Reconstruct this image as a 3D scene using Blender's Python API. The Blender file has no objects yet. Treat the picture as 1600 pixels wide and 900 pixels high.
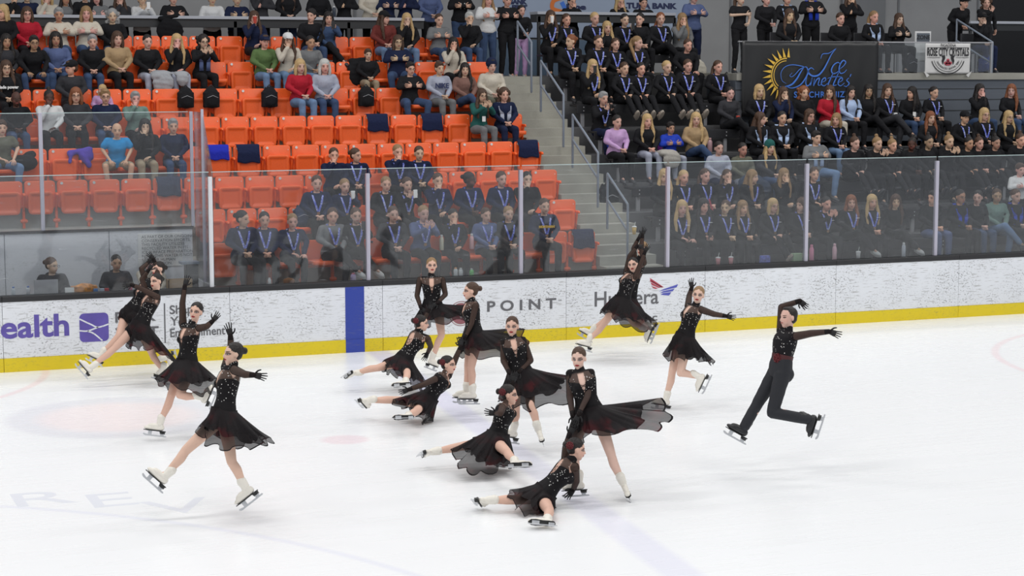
import bpy, math, random
import numpy as np
from mathutils import Vector, Matrix
random.seed(7); RNG = np.random.RandomState(3)
SC = bpy.context.scene; COL = SC.collection

# ---------------------------------------------------------------- camera
FOC = 3000.0; PITCH = math.atan(350/3000); YAW = math.atan(3000/7500)
F2 = np.array([math.sin(YAW), math.cos(YAW), 0]); CR = np.array([math.cos(YAW), -math.sin(YAW), 0])
CC = np.array([-31.6*F2[0], -31.6*F2[1], 4.61])
CF = F2*math.cos(PITCH) + np.array([0, 0, -math.sin(PITCH)]); CU = F2*math.sin(PITCH) + np.array([0, 0, math.cos(PITCH)])
cam_d = bpy.data.cameras.new('camera'); cam = bpy.data.objects.new('camera', cam_d); COL.objects.link(cam)
cam_d.sensor_width = 36; cam_d.lens = FOC/1600*36; cam_d.clip_start = .5; cam_d.clip_end = 200
mw = Matrix.Identity(4)
for i in range(3):
    mw[i][0] = CR[i]; mw[i][1] = CU[i]; mw[i][2] = -CF[i]; mw[i][3] = CC[i]
cam.matrix_world = mw
SC.camera = cam

# ---------------------------------------------------------------- light, exposure
W = bpy.data.worlds.new('arena_air'); SC.world = W; W.use_nodes = True
W.node_tree.nodes['Background'].inputs[0].default_value = (.78, .83, .9, 1)
W.node_tree.nodes['Background'].inputs[1].default_value = .40
def area(name, loc, sx, sy, power, rx=0, col=(1, .98, .95)):
    l = bpy.data.lights.new(name, 'AREA'); l.shape = 'RECTANGLE'; l.size = sx; l.size_y = sy; l.energy = power; l.color = col
    o = bpy.data.objects.new(name, l); COL.objects.link(o); o.location = loc; o.rotation_euler = (rx, 0, 0)
    return o
for ly in (-25, -17, -9.5, -3):
    for lx in (-20, -8, 4, 16):
        area('arena_ceiling_lamp', (lx, ly, 11.5), 5, .9, 315)
for lx in (-14, -4, 6, 16):
    area('stand_lamp', (lx, 3.2, 10.5), 3, .6, 150, rx=math.radians(-8))
SC.view_settings.view_transform = 'Standard'; SC.view_settings.look = 'None'
SC.view_settings.gamma = 1; SC.view_settings.use_curve_mapping = False
SC.view_settings.exposure = 0.0

# ---------------------------------------------------------------- picture measurements -> metres
def ray(x, y): return CF + CR*(x-800)/FOC - CU*(y-450)/FOC
def ony(x, y, Y): d = ray(x, y); return CC + d*(Y-CC[1])/d[1]
def onz(x, y, z): d = ray(x, y); return CC + d*(z-CC[2])/d[2]
def at_depth(x, y, dep): return CC + ray(x, y)*dep
def V(*a): return np.array(a, float)
def unit(v):
    v = np.asarray(v, float); n = np.linalg.norm(v)
    return v/n if n > 1e-9 else v

# ---------------------------------------------------------------- materials
def new_mat(name):
    m = bpy.data.materials.new(name); m.use_nodes = True
    nt = m.node_tree; b = nt.nodes['Principled BSDF']
    return m, nt, b
def N(nt, typ, **kw):
    n = nt.nodes.new(typ)
    for k, v in kw.items():
        if k.startswith('i_'): n.inputs[int(k[2:])].default_value = v
        else: setattr(n, k, v)
    return n
def math_(nt, op, a, b=None, c=None):
    n = nt.nodes.new('ShaderNodeMath'); n.operation = op
    for i, v in enumerate((a, b, c)):
        if v is None: continue
        if isinstance(v, (int, float)): n.inputs[i].default_value = v
        else: nt.links.new(v, n.inputs[i])
    return n.outputs[0]
def mixc(nt, fac, a, b):
    n = nt.nodes.new('ShaderNodeMix'); n.data_type = 'RGBA'
    if isinstance(fac, (int, float)): n.inputs[0].default_value = fac
    else: nt.links.new(fac, n.inputs[0])
    for i, v in ((6, a), (7, b)):
        if isinstance(v, tuple): n.inputs[i].default_value = (*v[:3], 1)
        else: nt.links.new(v, n.inputs[i])
    return n.outputs[2]
def simple(name, col, rough=.5, metal=0, bump=0, bscale=40, vary=0, spec=.5):
    m, nt, b = new_mat(name)
    b.inputs['Base Color'].default_value = (*col, 1); b.inputs['Roughness'].default_value = rough
    b.inputs['Metallic'].default_value = metal; b.inputs['Specular IOR Level'].default_value = spec
    if bump or vary:
        tc = N(nt, 'ShaderNodeTexCoord'); nz = N(nt, 'ShaderNodeTexNoise'); nz.inputs['Scale'].default_value = bscale; nz.inputs['Detail'].default_value = 4
        nt.links.new(tc.outputs['Object'], nz.inputs['Vector'])
        if bump:
            bp = N(nt, 'ShaderNodeBump'); bp.inputs['Strength'].default_value = bump; bp.inputs['Distance'].default_value = .01
            nt.links.new(nz.outputs[0], bp.inputs['Height']); nt.links.new(bp.outputs[0], b.inputs['Normal'])
        if vary:
            f = math_(nt, 'MULTIPLY_ADD', nz.outputs[0], 2.0, -.5)
            c = mixc(nt, f, tuple(v*(1-vary) for v in col), tuple(min(1, v*(1+vary)) for v in col))
            nt.links.new(c, b.inputs['Base Color'])
    return m
def tinted(name, rough=.85, bump=.35, bscale=30, spec=.3, sheen=0):
    """colour comes from the object's own colour"""
    m, nt, b = new_mat(name)
    oi = N(nt, 'ShaderNodeObjectInfo'); b.inputs['Roughness'].default_value = rough; b.inputs['Specular IOR Level'].default_value = spec
    tc = N(nt, 'ShaderNodeTexCoord'); nz = N(nt, 'ShaderNodeTexNoise'); nz.inputs['Scale'].default_value = bscale; nz.inputs['Detail'].default_value = 3
    nt.links.new(tc.outputs['Object'], nz.inputs['Vector'])
    bp = N(nt, 'ShaderNodeBump'); bp.inputs['Strength'].default_value = bump; bp.inputs['Distance'].default_value = .02
    nt.links.new(nz.outputs[0], bp.inputs['Height']); nt.links.new(bp.outputs[0], b.inputs['Normal'])
    nt.links.new(oi.outputs['Color'], b.inputs['Base Color'])
    if sheen: b.inputs['Sheen Weight'].default_value = sheen
    return m
M = {}
M['cloth'] = tinted('woven_cloth', .9, .5, 22, .2)
M['hair'] = tinted('hair', .5, .6, 70, .4)
M['gloss'] = tinted('moulded_plastic', .35, .05, 20, .5)
M['leather'] = tinted('leather', .45, .15, 40, .5)
def skin_mat(name, makeup):
    m, nt, b = new_mat(name)
    oi = N(nt, 'ShaderNodeObjectInfo'); at = N(nt, 'ShaderNodeAttribute'); at.attribute_name = 'hc'
    sp = N(nt, 'ShaderNodeSeparateXYZ'); nt.links.new(at.outputs['Vector'], sp.inputs[0])
    x, y, z = sp.outputs; ax = math_(nt, 'ABSOLUTE', x)
    def ell(cx, cz, rx, rz):
        u = math_(nt, 'DIVIDE', math_(nt, 'SUBTRACT', ax, cx), rx); v = math_(nt, 'DIVIDE', math_(nt, 'SUBTRACT', z, cz), rz)
        d = math_(nt, 'ADD', math_(nt, 'MULTIPLY', u, u), math_(nt, 'MULTIPLY', v, v))
        e = N(nt, 'ShaderNodeMapRange'); nt.links.new(d, e.inputs[0]); e.inputs[1].default_value = .7; e.inputs[2].default_value = 1.4; e.inputs[3].default_value = 1; e.inputs[4].default_value = 0
        return math_(nt, 'MULTIPLY', e.outputs[0], math_(nt, 'GREATER_THAN', y, .035))
    c = oi.outputs['Color']
    pk = mixc(nt, .45, c, (.62, .2, .16))
    c = mixc(nt, math_(nt, 'MULTIPLY', ell(.042, -.03, .022, .02), .35), c, pk)
    if makeup:
        c = mixc(nt, math_(nt, 'MULTIPLY', ell(.034, .006, .025, .016), .85), c, (.05, .02, .02))
        c = mixc(nt, ell(.034, .028, .022, .004), c, (.05, .025, .02))
        c = mixc(nt, ell(.032, .0, .013, .005), c, (.5, .45, .42))
        c = mixc(nt, ell(.032, .0, .0055, .0055), c, (.02, .01, .01))
        c = mixc(nt, ell(0, -.056, .025, .011), c, (.30, .012, .02))
    else:
        c = mixc(nt, ell(.032, .023, .019, .0045), c, (.09, .05, .03))
        c = mixc(nt, ell(.031, .002, .015, .0075), c, (.10, .06, .045))
        c = mixc(nt, ell(0, -.056, .022, .008), c, (.42, .12, .11))
    nt.links.new(c, b.inputs['Base Color']); b.inputs['Roughness'].default_value = .55; b.inputs['Specular IOR Level'].default_value = .35
    b.inputs['Subsurface Weight'].default_value = 0
    return m
M['skin'] = skin_mat('skin', False); M['skin_makeup'] = skin_mat('skin_with_stage_makeup', True)

def boots_mat(): return simple('boot_leather', (.80, .76, .68), .4, bump=.08, bscale=30)
M['boot'] = boots_mat(); M['boot_black'] = simple('black_boot_leather', (.02, .02, .022), .35)
M['heel'] = simple('black_sole', (.012, .012, .012), .35)
M['steel'] = simple('skate_steel', (.60, .61, .63), .3, .35)
M['black'] = simple('black_paint', (.012, .012, .014), .5)
M['rubber'] = simple('black_rubber_cap', (.02, .02, .022), .45, bump=.1, bscale=10)
M['white'] = simple('white_plastic', (.78, .78, .77), .4)
M['alu'] = simple('glass_post_aluminium', (.55, .53, .62), .35, .3)
M['wpost'] = simple('white_post_paint', (.74, .75, .78), .4)
M['rail'] = simple('grey_rail_paint', (.20, .23, .28), .45)
M['counter'] = simple('counter_laminate', (.45, .47, .52), .5)
M['darksteel'] = simple('dark_steel', (.03, .032, .035), .5)
M['bracket'] = simple('bench_bracket', (.42, .42, .44), .45, .4)
M['bench'] = simple('black_bench_board', (.018, .018, .021), .45, bump=.2, bscale=12)
M['greywall'] = simple('grey_painted_block', (.105, .12, .145), .7, bump=.1, bscale=6)
M['sign'] = simple('sign_grey_white', (.62, .62, .62), .6)
M['letter'] = simple('grey_lettering', (.13, .13, .14), .6)
M['letter_black'] = simple('black_lettering', (.015, .015, .018), .6)
M['purple'] = simple('purple_print', (.115, .085, .37), .5, vary=.15, bscale=6)
M['maroon'] = simple('maroon_print', (.28, .10, .12), .55)
M['redprint'] = simple('red_print', (.45, .06, .09), .55)
M['blueprint'] = simple('blue_print', (.09, .10, .45), .55)
M['navy'] = simple('navy_lettering', (.02, .03, .10), .6)
M['gold'] = simple('gold_print', (.75, .47, .06), .6)
M['bluescript'] = simple('blue_script', (.06, .20, .70), .6)
M['orangeprint'] = simple('orange_print', (.75, .2, .04), .6)
M['lace'] = simple('cream_lace', (.8, .78, .7), .7)
M['rose'] = simple('red_rose_silk', (.10, .004, .008), .6, bump=.4, bscale=60)

def board_mat(name, col, dirt, scuff):
    m, nt, b = new_mat(name); b.inputs['Roughness'].default_value = .38
    tc = N(nt, 'ShaderNodeTexCoord')
    mp = N(nt, 'ShaderNodeMapping'); nt.links.new(tc.outputs['Object'], mp.inputs[0]); mp.inputs[3].default_value = (1, 1, 1.5); mp.inputs[2].default_value = (0, .5, 0)
    v = N(nt, 'ShaderNodeTexNoise'); v.inputs['Scale'].default_value = 26; v.inputs['Detail'].default_value = 3; nt.links.new(mp.outputs[0], v.inputs['Vector'])
    s1 = N(nt, 'ShaderNodeMapRange'); nt.links.new(v.outputs[0], s1.inputs[0]); s1.inputs[1].default_value = .56; s1.inputs[2].default_value = .64
    big = N(nt, 'ShaderNodeTexNoise'); big.inputs['Scale'].default_value = 1.3; big.inputs['Detail'].default_value = 5; nt.links.new(mp.outputs[0], big.inputs['Vector'])
    s2 = N(nt, 'ShaderNodeMapRange'); nt.links.new(big.outputs[0], s2.inputs[0]); s2.inputs[1].default_value = .42; s2.inputs[2].default_value = .62
    sp = math_(nt, 'MULTIPLY', math_(nt, 'MULTIPLY', s1.outputs[0], s2.outputs[0]), dirt)
    mp2 = N(nt, 'ShaderNodeMapping'); nt.links.new(tc.outputs['Object'], mp2.inputs[0]); mp2.inputs[3].default_value = (1, 1, 9); mp2.inputs[2].default_value = (0, .35, 0)
    w = N(nt, 'ShaderNodeTexNoise'); w.inputs['Scale'].default_value = 5; w.inputs['Detail'].default_value = 6; nt.links.new(mp2.outputs[0], w.inputs['Vector'])
    s3 = N(nt, 'ShaderNodeMapRange'); nt.links.new(w.outputs[0], s3.inputs[0]); s3.inputs[1].default_value = .56; s3.inputs[2].default_value = .66
    c = mixc(nt, math_(nt, 'MULTIPLY', big.outputs[0], .35), col, tuple(x*.72 for x in col))
    c = mixc(nt, sp, c, (.10, .10, .10)); c = mixc(nt, math_(nt, 'MULTIPLY', s3.outputs[0], scuff), c, (.22, .21, .20))
    nt.links.new(c, b.inputs['Base Color'])
    return m
M['board'] = board_mat('scuffed_white_board', (.80, .82, .86), .8, .55)
M['kick'] = board_mat('yellow_kick_plate', (.78, .60, .01), .35, .12)
M['blueboard'] = board_mat('blue_board', (.03, .06, .36), .15, .2)
M['boxwall'] = board_mat('white_box_wall', (.62, .63, .67), .25, .1)

def glass_mat():
    m, nt, b = new_mat('rink_glass'); nt.nodes.remove(b); out = nt.nodes['Material Output']
    tr = N(nt, 'ShaderNodeBsdfTransparent'); tr.inputs[0].default_value = (.93, .95, .96, 1)
    gl = N(nt, 'ShaderNodeBsdfGlossy'); gl.inputs['Roughness'].default_value = .04
    df = N(nt, 'ShaderNodeBsdfDiffuse'); df.inputs[0].default_value = (.75, .76, .8, 1)
    fr = N(nt, 'ShaderNodeFresnel'); fr.inputs[0].default_value = 1.5
    a = N(nt, 'ShaderNodeMixShader'); nt.links.new(math_(nt, 'MULTIPLY_ADD', fr.outputs[0], .62, .025), a.inputs[0]); nt.links.new(tr.outputs[0], a.inputs[1]); nt.links.new(gl.outputs[0], a.inputs[2])
    tc = N(nt, 'ShaderNodeTexCoord'); mp = N(nt, 'ShaderNodeMapping'); nt.links.new(tc.outputs['Object'], mp.inputs[0]); mp.inputs[2].default_value = (0, .5, 0); mp.inputs[3].default_value = (1, 1, 12)
    nz = N(nt, 'ShaderNodeTexNoise'); nz.inputs['Scale'].default_value = 2.5; nz.inputs['Detail'].default_value = 7; nt.links.new(mp.outputs[0], nz.inputs['Vector'])
    s = N(nt, 'ShaderNodeMapRange'); nt.links.new(nz.outputs[0], s.inputs[0]); s.inputs[1].default_value = .64; s.inputs[2].default_value = .7; s.inputs[3].default_value = .025; s.inputs[4].default_value = .13
    c = N(nt, 'ShaderNodeMixShader'); nt.links.new(s.outputs[0], c.inputs[0]); nt.links.new(a.outputs[0], c.inputs[1]); nt.links.new(df.outputs[0], c.inputs[2])
    nt.links.new(c.outputs[0], out.inputs[0])
    return m
M['glass'] = glass_mat()
def edge_mat():
    m, nt, b = new_mat('glass_edge'); b.inputs['Base Color'].default_value = (.45, .55, .55, 1); b.inputs['Roughness'].default_value = .2
    return m
M['edge'] = edge_mat()

def sheer(name, col, alpha, sparkle=0, tcmask=False, hem=False):
    m, nt, b = new_mat(name); out = nt.nodes['Material Output']
    b.inputs['Roughness'].default_value = .7; b.inputs['Base Color'].default_value = (*col, 1); b.inputs['Specular IOR Level'].default_value = .2
    tr = N(nt, 'ShaderNodeBsdfTransparent'); mx = N(nt, 'ShaderNodeMixShader')
    nt.links.new(tr.outputs[0], mx.inputs[1]); nt.links.new(b.outputs[0], mx.inputs[2]); nt.links.new(mx.outputs[0], out.inputs[0])
    fac = alpha
    tc = N(nt, 'ShaderNodeTexCoord')
    if sparkle:
        vo = N(nt, 'ShaderNodeTexVoronoi'); vo.inputs['Scale'].default_value = sparkle; nt.links.new(tc.outputs['Object'], vo.inputs['Vector'])
        sk = math_(nt, 'LESS_THAN', vo.outputs['Distance'], .21)
        sc_ = N(nt, 'ShaderNodeSeparateColor'); nt.links.new(vo.outputs['Color'], sc_.inputs[0])
        sk = math_(nt, 'MULTIPLY', sk, math_(nt, 'GREATER_THAN', sc_.outputs[0], .55))
    if tcmask:
        at = N(nt, 'ShaderNodeAttribute'); at.attribute_name = 'tc'; sp = N(nt, 'ShaderNodeSeparateXYZ'); nt.links.new(at.outputs['Vector'], sp.inputs[0])
        x, y, t = sp.outputs; ax = math_(nt, 'ABSOLUTE', x)
        # solid bodice below the sweetheart line, sheer above, open keyhole at the front, open oval at the back
        solid = math_(nt, 'LESS_THAN', t, math_(nt, 'ADD', .76, math_(nt, 'MULTIPLY', ax, .6)))
        collar = math_(nt, 'GREATER_THAN', t, 1.03)
        front = math_(nt, 'GREATER_THAN', y, 0)
        wid = math_(nt, 'MULTIPLY', math_(nt, 'SUBTRACT', t, .52), .055/.45)
        key = math_(nt, 'MULTIPLY', math_(nt, 'MULTIPLY', math_(nt, 'LESS_THAN', ax, math_(nt, 'MINIMUM', wid, .034)), front), math_(nt, 'LESS_THAN', t, 1.0))
        bu = math_(nt, 'DIVIDE', ax, .062); bv = math_(nt, 'DIVIDE', math_(nt, 'SUBTRACT', t, .74), .22)
        bd = math_(nt, 'LESS_THAN', math_(nt, 'ADD', math_(nt, 'MULTIPLY', bu, bu), math_(nt, 'MULTIPLY', bv, bv)), 1)
        bk = math_(nt, 'MULTIPLY', bd, math_(nt, 'SUBTRACT', 1, front))
        hole = math_(nt, 'MAXIMUM', key, bk)
        lace = math_(nt, 'LESS_THAN', math_(nt, 'ABSOLUTE', math_(nt, 'SUBTRACT', math_(nt, 'PINGPONG', math_(nt, 'MULTIPLY', t, 1), .05), math_(nt, 'MULTIPLY', ax, 1.2))), .007)
        lace = math_(nt, 'MULTIPLY', lace, math_(nt, 'LESS_THAN', t, .76))
        op = math_(nt, 'MAXIMUM', math_(nt, 'MAXIMUM', solid, collar), alpha)
        op = math_(nt, 'MULTIPLY', op, math_(nt, 'SUBTRACT', 1, hole))
        op = math_(nt, 'MULTIPLY', op, math_(nt, 'SUBTRACT', 1, math_(nt, 'MULTIPLY', math_(nt, 'GREATER_THAN', ax, .152), math_(nt, 'GREATER_THAN', t, .80))))
        op = math_(nt, 'MAXIMUM', op, lace)
        arm = math_(nt, 'GREATER_THAN', ax, .19)
        fac = op
        if sparkle:
            sk = math_(nt, 'MULTIPLY', sk, math_(nt, 'SUBTRACT', 1, hole)); sk = math_(nt, 'MULTIPLY', sk, math_(nt, 'GREATER_THAN', t, .3)); sk = math_(nt, 'MULTIPLY', sk, math_(nt, 'LESS_THAN', ax, .15))
            fac = math_(nt, 'MAXIMUM', fac, sk)
    if hem:
        at = N(nt, 'ShaderNodeAttribute'); at.attribute_name = 'ht'; f = at.outputs['Fac']
        e = N(nt, 'ShaderNodeMapRange'); nt.links.new(f, e.inputs[0]); e.inputs[1].default_value = .30; e.inputs[2].default_value = .8; e.inputs[3].default_value = 1; e.inputs[4].default_value = alpha
        edge = math_(nt, 'GREATER_THAN', f, .975)
        fac = math_(nt, 'MAXIMUM', e.outputs[0], edge)
        nz = N(nt, 'ShaderNodeTexNoise'); nz.inputs['Scale'].default_value = 5; nt.links.new(tc.outputs['Object'], nz.inputs['Vector'])
        rm = N(nt, 'ShaderNodeMapRange'); nt.links.new(nz.outputs[0], rm.inputs[0]); rm.inputs[1].default_value = .52; rm.inputs[2].default_value = .7
        c = mixc(nt, math_(nt, 'MULTIPLY', rm.outputs[0], f), col, hem); nt.links.new(c, b.inputs['Base Color'])
    if sparkle:
        if not tcmask:
            fac = math_(nt, 'MAXIMUM', fac, sk)
        c = mixc(nt, sk, col, (.9, .88, .85)); nt.links.new(c, b.inputs['Base Color'])
        nt.links.new(math_(nt, 'SUBTRACT', .7, math_(nt, 'MULTIPLY', sk, .5)), b.inputs['Roughness'])
    if isinstance(fac, (int, float)): mx.inputs[0].default_value = fac
    else: nt.links.new(fac, mx.inputs[0])
    return m
M['bodice'] = sheer('beaded_black_bodice', (.006, .005, .006), .66, sparkle=46, tcmask=True)
M['sleeve'] = sheer('sheer_black_sleeve', (.012, .007, .007), .74)
M['chiffon'] = sheer('black_chiffon', (.008, .006, .007), .78, hem=(.06, .005, .008))
M['lining'] = sheer('dark_red_lining', (.007, .004, .005), .94, hem=(.075, .006, .009))
M['glove'] = simple('black_glove', (.008, .007, .008), .7)
M['catsuit'] = sheer('beaded_black_shirt', (.008, .007, .009), 1.0, sparkle=42)
M['trouser'] = simple('black_stretch_trousers', (.014, .015, .02), .75)

# ---------------------------------------------------------------- object helpers
def link(name, mesh, mats=None, parent=None, mw=None, color=None, label=None):
    o = bpy.data.objects.new(name, mesh); COL.objects.link(o)
    if mats is not None:
        if not isinstance(mats, (list, tuple)): mats = [mats]
        if not mesh.materials:
            for m in mats: mesh.materials.append(m)
        elif mesh.materials[0] != mats[0]:
            o.material_slots[0].link = 'OBJECT'; o.material_slots[0].material = mats[0]
    if parent is not None: o.parent = parent
    if mw is not None: o.matrix_local = mw
    if color is not None: o.color = (*color, 1)
    if label: o['label'] = label
    return o
def thing(name, label, cat, loc=(0, 0, 0), rotz=0, group=None, scale=1):
    o = bpy.data.objects.new(name, None); COL.objects.link(o); o.location = loc; o.rotation_euler = (0, 0, rotz); o.scale = (scale,)*3
    o.empty_display_size = .1
    return tag(o, label, cat, group)
def tag(o, label, cat, group=None, kind=None):
    o['label'] = label; o['category'] = cat
    if group: o['group'] = group
    if kind: o['kind'] = kind
    return o
def struct(o, label, cat='structure'):
    o['kind'] = 'structure'; o['label'] = label; o['category'] = cat; return o
def mesh_from(name, vf, smooth=False):
    v, f = vf; me = bpy.data.meshes.new(name)
    me.from_pydata([tuple(map(float, p)) for p in v], [], [tuple(int(i) for i in q) for q in f]); me.update()
    if smooth: me.polygons.foreach_set('use_smooth', [True]*len(me.polygons))
    return me
def join(parts):
    vs = []; fs = []; n = 0
    for v, f in parts:
        vs.append(np.asarray(v, float)); fs += [tuple(i+n for i in q) for q in f]; n += len(v)
    return np.concatenate(vs), fs
def xf(vf, m):
    v, f = vf; v = np.asarray(v, float); m = np.array(m)
    return v@m[:3, :3].T + m[:3, 3], f
def frame(x, y, z, o):
    m = np.eye(4); m[:3, 0] = x; m[:3, 1] = y; m[:3, 2] = z; m[:3, 3] = o; return m
def box(x0, x1, y0, y1, z0, z1):
    v = [(x, y, z) for z in (z0, z1) for y in (y0, y1) for x in (x0, x1)]
    return np.array(v, float), [(0, 2, 3, 1), (4, 5, 7, 6), (0, 1, 5, 4), (2, 6, 7, 3), (0, 4, 6, 2), (1, 3, 7, 5)]
def basis(d):
    d = unit(d); a = V(0, 0, 1) if abs(d[2]) < .9 else V(1, 0, 0)
    u = unit(np.cross(d, a)); return d, u, np.cross(d, u)
def capsule(p0, p1, r0, r1, seg=12, caps=2):
    p0 = np.asarray(p0, float); p1 = np.asarray(p1, float); d, u, w = basis(p1-p0 if np.linalg.norm(p1-p0) > 1e-6 else V(0, 0, 1))
    rings = []
    for i in range(caps, 0, -1):
        a = math.pi/2*i/(caps+.0)*.98; rings.append((p0 - d*r0*math.sin(a), r0*math.cos(a)))
    rings.append((p0, r0)); rings.append((p1, r1))
    for i in range(1, caps+1):
        a = math.pi/2*i/(caps+.0)*.98; rings.append((p1 + d*r1*math.sin(a), r1*math.cos(a)))
    return rings_mesh([(c, u*r, w*r) for c, r in rings], seg)
def rings_mesh(secs, seg=16, cap=True):
    v = []; f = []
    cs = [(math.cos(2*math.pi*k/seg), math.sin(2*math.pi*k/seg)) for k in range(seg)]
    for c, a, b in secs:
        for ck, sk in cs: v.append(c + a*ck + b*sk)
    n = len(secs)
    for i in range(n-1):
        for k in range(seg):
            k2 = (k+1) % seg; f.append((i*seg+k, i*seg+k2, (i+1)*seg+k2, (i+1)*seg+k))
    if cap:
        f.append(tuple(range(seg-1, -1, -1))); f.append(tuple((n-1)*seg+k for k in range(seg)))
    return np.array(v), f
def tube(pts, r, seg=8):
    return join([capsule(pts[i], pts[i+1], r, r, seg, 1) for i in range(len(pts)-1)])
def ellip(c, rx, ry, rz, seg=16, m=None):
    secs = []
    n = 8
    for i in range(n+1):
        a = -math.pi/2*.985 + math.pi*.985*i/n
        secs.append((V(0, 0, math.sin(a)*rz), V(math.cos(a)*rx, 0, 0), V(0, math.cos(a)*ry, 0)))
    v, f = rings_mesh(secs, seg)
    if m is not None: v = v@np.array(m)[:3, :3].T
    return v + np.asarray(c, float), f
TMP = bpy.data.scenes.new('tmp_eval')
def evaluate(o):
    TMP.collection.objects.link(o); vl = TMP.view_layers[0]; vl.update()
    me = bpy.data.meshes.new_from_object(o.evaluated_get(vl.depsgraph)); 
    TMP.collection.objects.unlink(o); d = o.data; bpy.data.objects.remove(o)
    return me
def remesh(parts, voxel, smooth=5, name='m'):
    me = mesh_from(name, join(parts)); o = bpy.data.objects.new('t', me)
    r = o.modifiers.new('r', 'REMESH'); r.mode = 'VOXEL'; r.voxel_size = voxel; r.use_smooth_shade = True
    if smooth:
        s = o.modifiers.new('s', 'SMOOTH'); s.factor = .6; s.iterations = smooth
    out = evaluate(o); out.name = name; bpy.data.meshes.remove(me)
    out.polygons.foreach_set('use_smooth', [True]*len(out.polygons))
    return out
def coords(me):
    a = np.empty(len(me.vertices)*3); me.vertices.foreach_get('co', a); return a.reshape(-1, 3)
def set_vec(me, name, arr):
    at = me.attributes.new(name, 'FLOAT_VECTOR', 'POINT'); at.data.foreach_set('vector', np.asarray(arr, float).ravel())
def wrinkle(me, amp, sc=1.0):
    c = coords(me); n = np.empty(len(me.vertices)*3); me.vertices.foreach_get('normal', n); n = n.reshape(-1, 3)
    d = (np.sin(c[:, 0]*31*sc+c[:, 2]*17)+np.sin(c[:, 2]*53*sc+c[:, 1]*23+c[:, 0]*9)+np.sin(c[:, 1]*41*sc-c[:, 2]*29+1.3))/3
    c = c + n*(d*amp)[:, None]; me.vertices.foreach_set('co', c.ravel()); me.update()
def text_geom(s, size, font_shear=0, bold=0, align='CENTER', spacing=1.0, depth=.002, xscale=1.0):
    """letters lying in the XZ plane, facing -Y"""
    cu = bpy.data.curves.new('txt', 'FONT'); cu.body = s; cu.size = size; cu.shear = font_shear; cu.offset = bold; cu.align_x = align; cu.align_y = 'CENTER'
    cu.space_character = spacing; cu.extrude = depth; cu.resolution_u = 4
    o = bpy.data.objects.new('t', cu); me = evaluate(o); bpy.data.curves.remove(cu)
    c = coords(me); c2 = np.stack([c[:, 0]*xscale, -c[:, 2], c[:, 1]], 1); f = [tuple(p.vertices) for p in me.polygons]; bpy.data.meshes.remove(me)
    return c2, f
def put(vf, x, y, z): return np.asarray(vf[0]) + V(x, y, z), vf[1]
def obj(name, vf, mat, parent=None, smooth=False, mw=None, color=None, label=None, bevel=0):
    me = mesh_from(name, vf, smooth)
    o = link(name, me, mat, parent, mw, color, label)
    if bevel:
        b = o.modifiers.new('bevel', 'BEVEL'); b.width = bevel; b.segments = 2; b.limit_method = 'ANGLE'
    return o
ORD = ['first', 'second', 'third', 'fourth', 'fifth', 'sixth', 'seventh', 'eighth', 'ninth', 'tenth', 'eleventh', 'twelfth', 'thirteenth', 'fourteenth', 'fifteenth', 'sixteenth', 'seventeenth', 'eighteenth', 'nineteenth', 'twentieth', 'twenty-first', 'twenty-second', 'twenty-third', 'twenty-fourth', 'twenty-fifth', 'twenty-sixth']

# ================================================================ THE SETTING
def FL(k): return .93 + .49*k          # height of terrace k
def YB(k): return 1.35 + .85*k         # seat-back plane of terrace k
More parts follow.
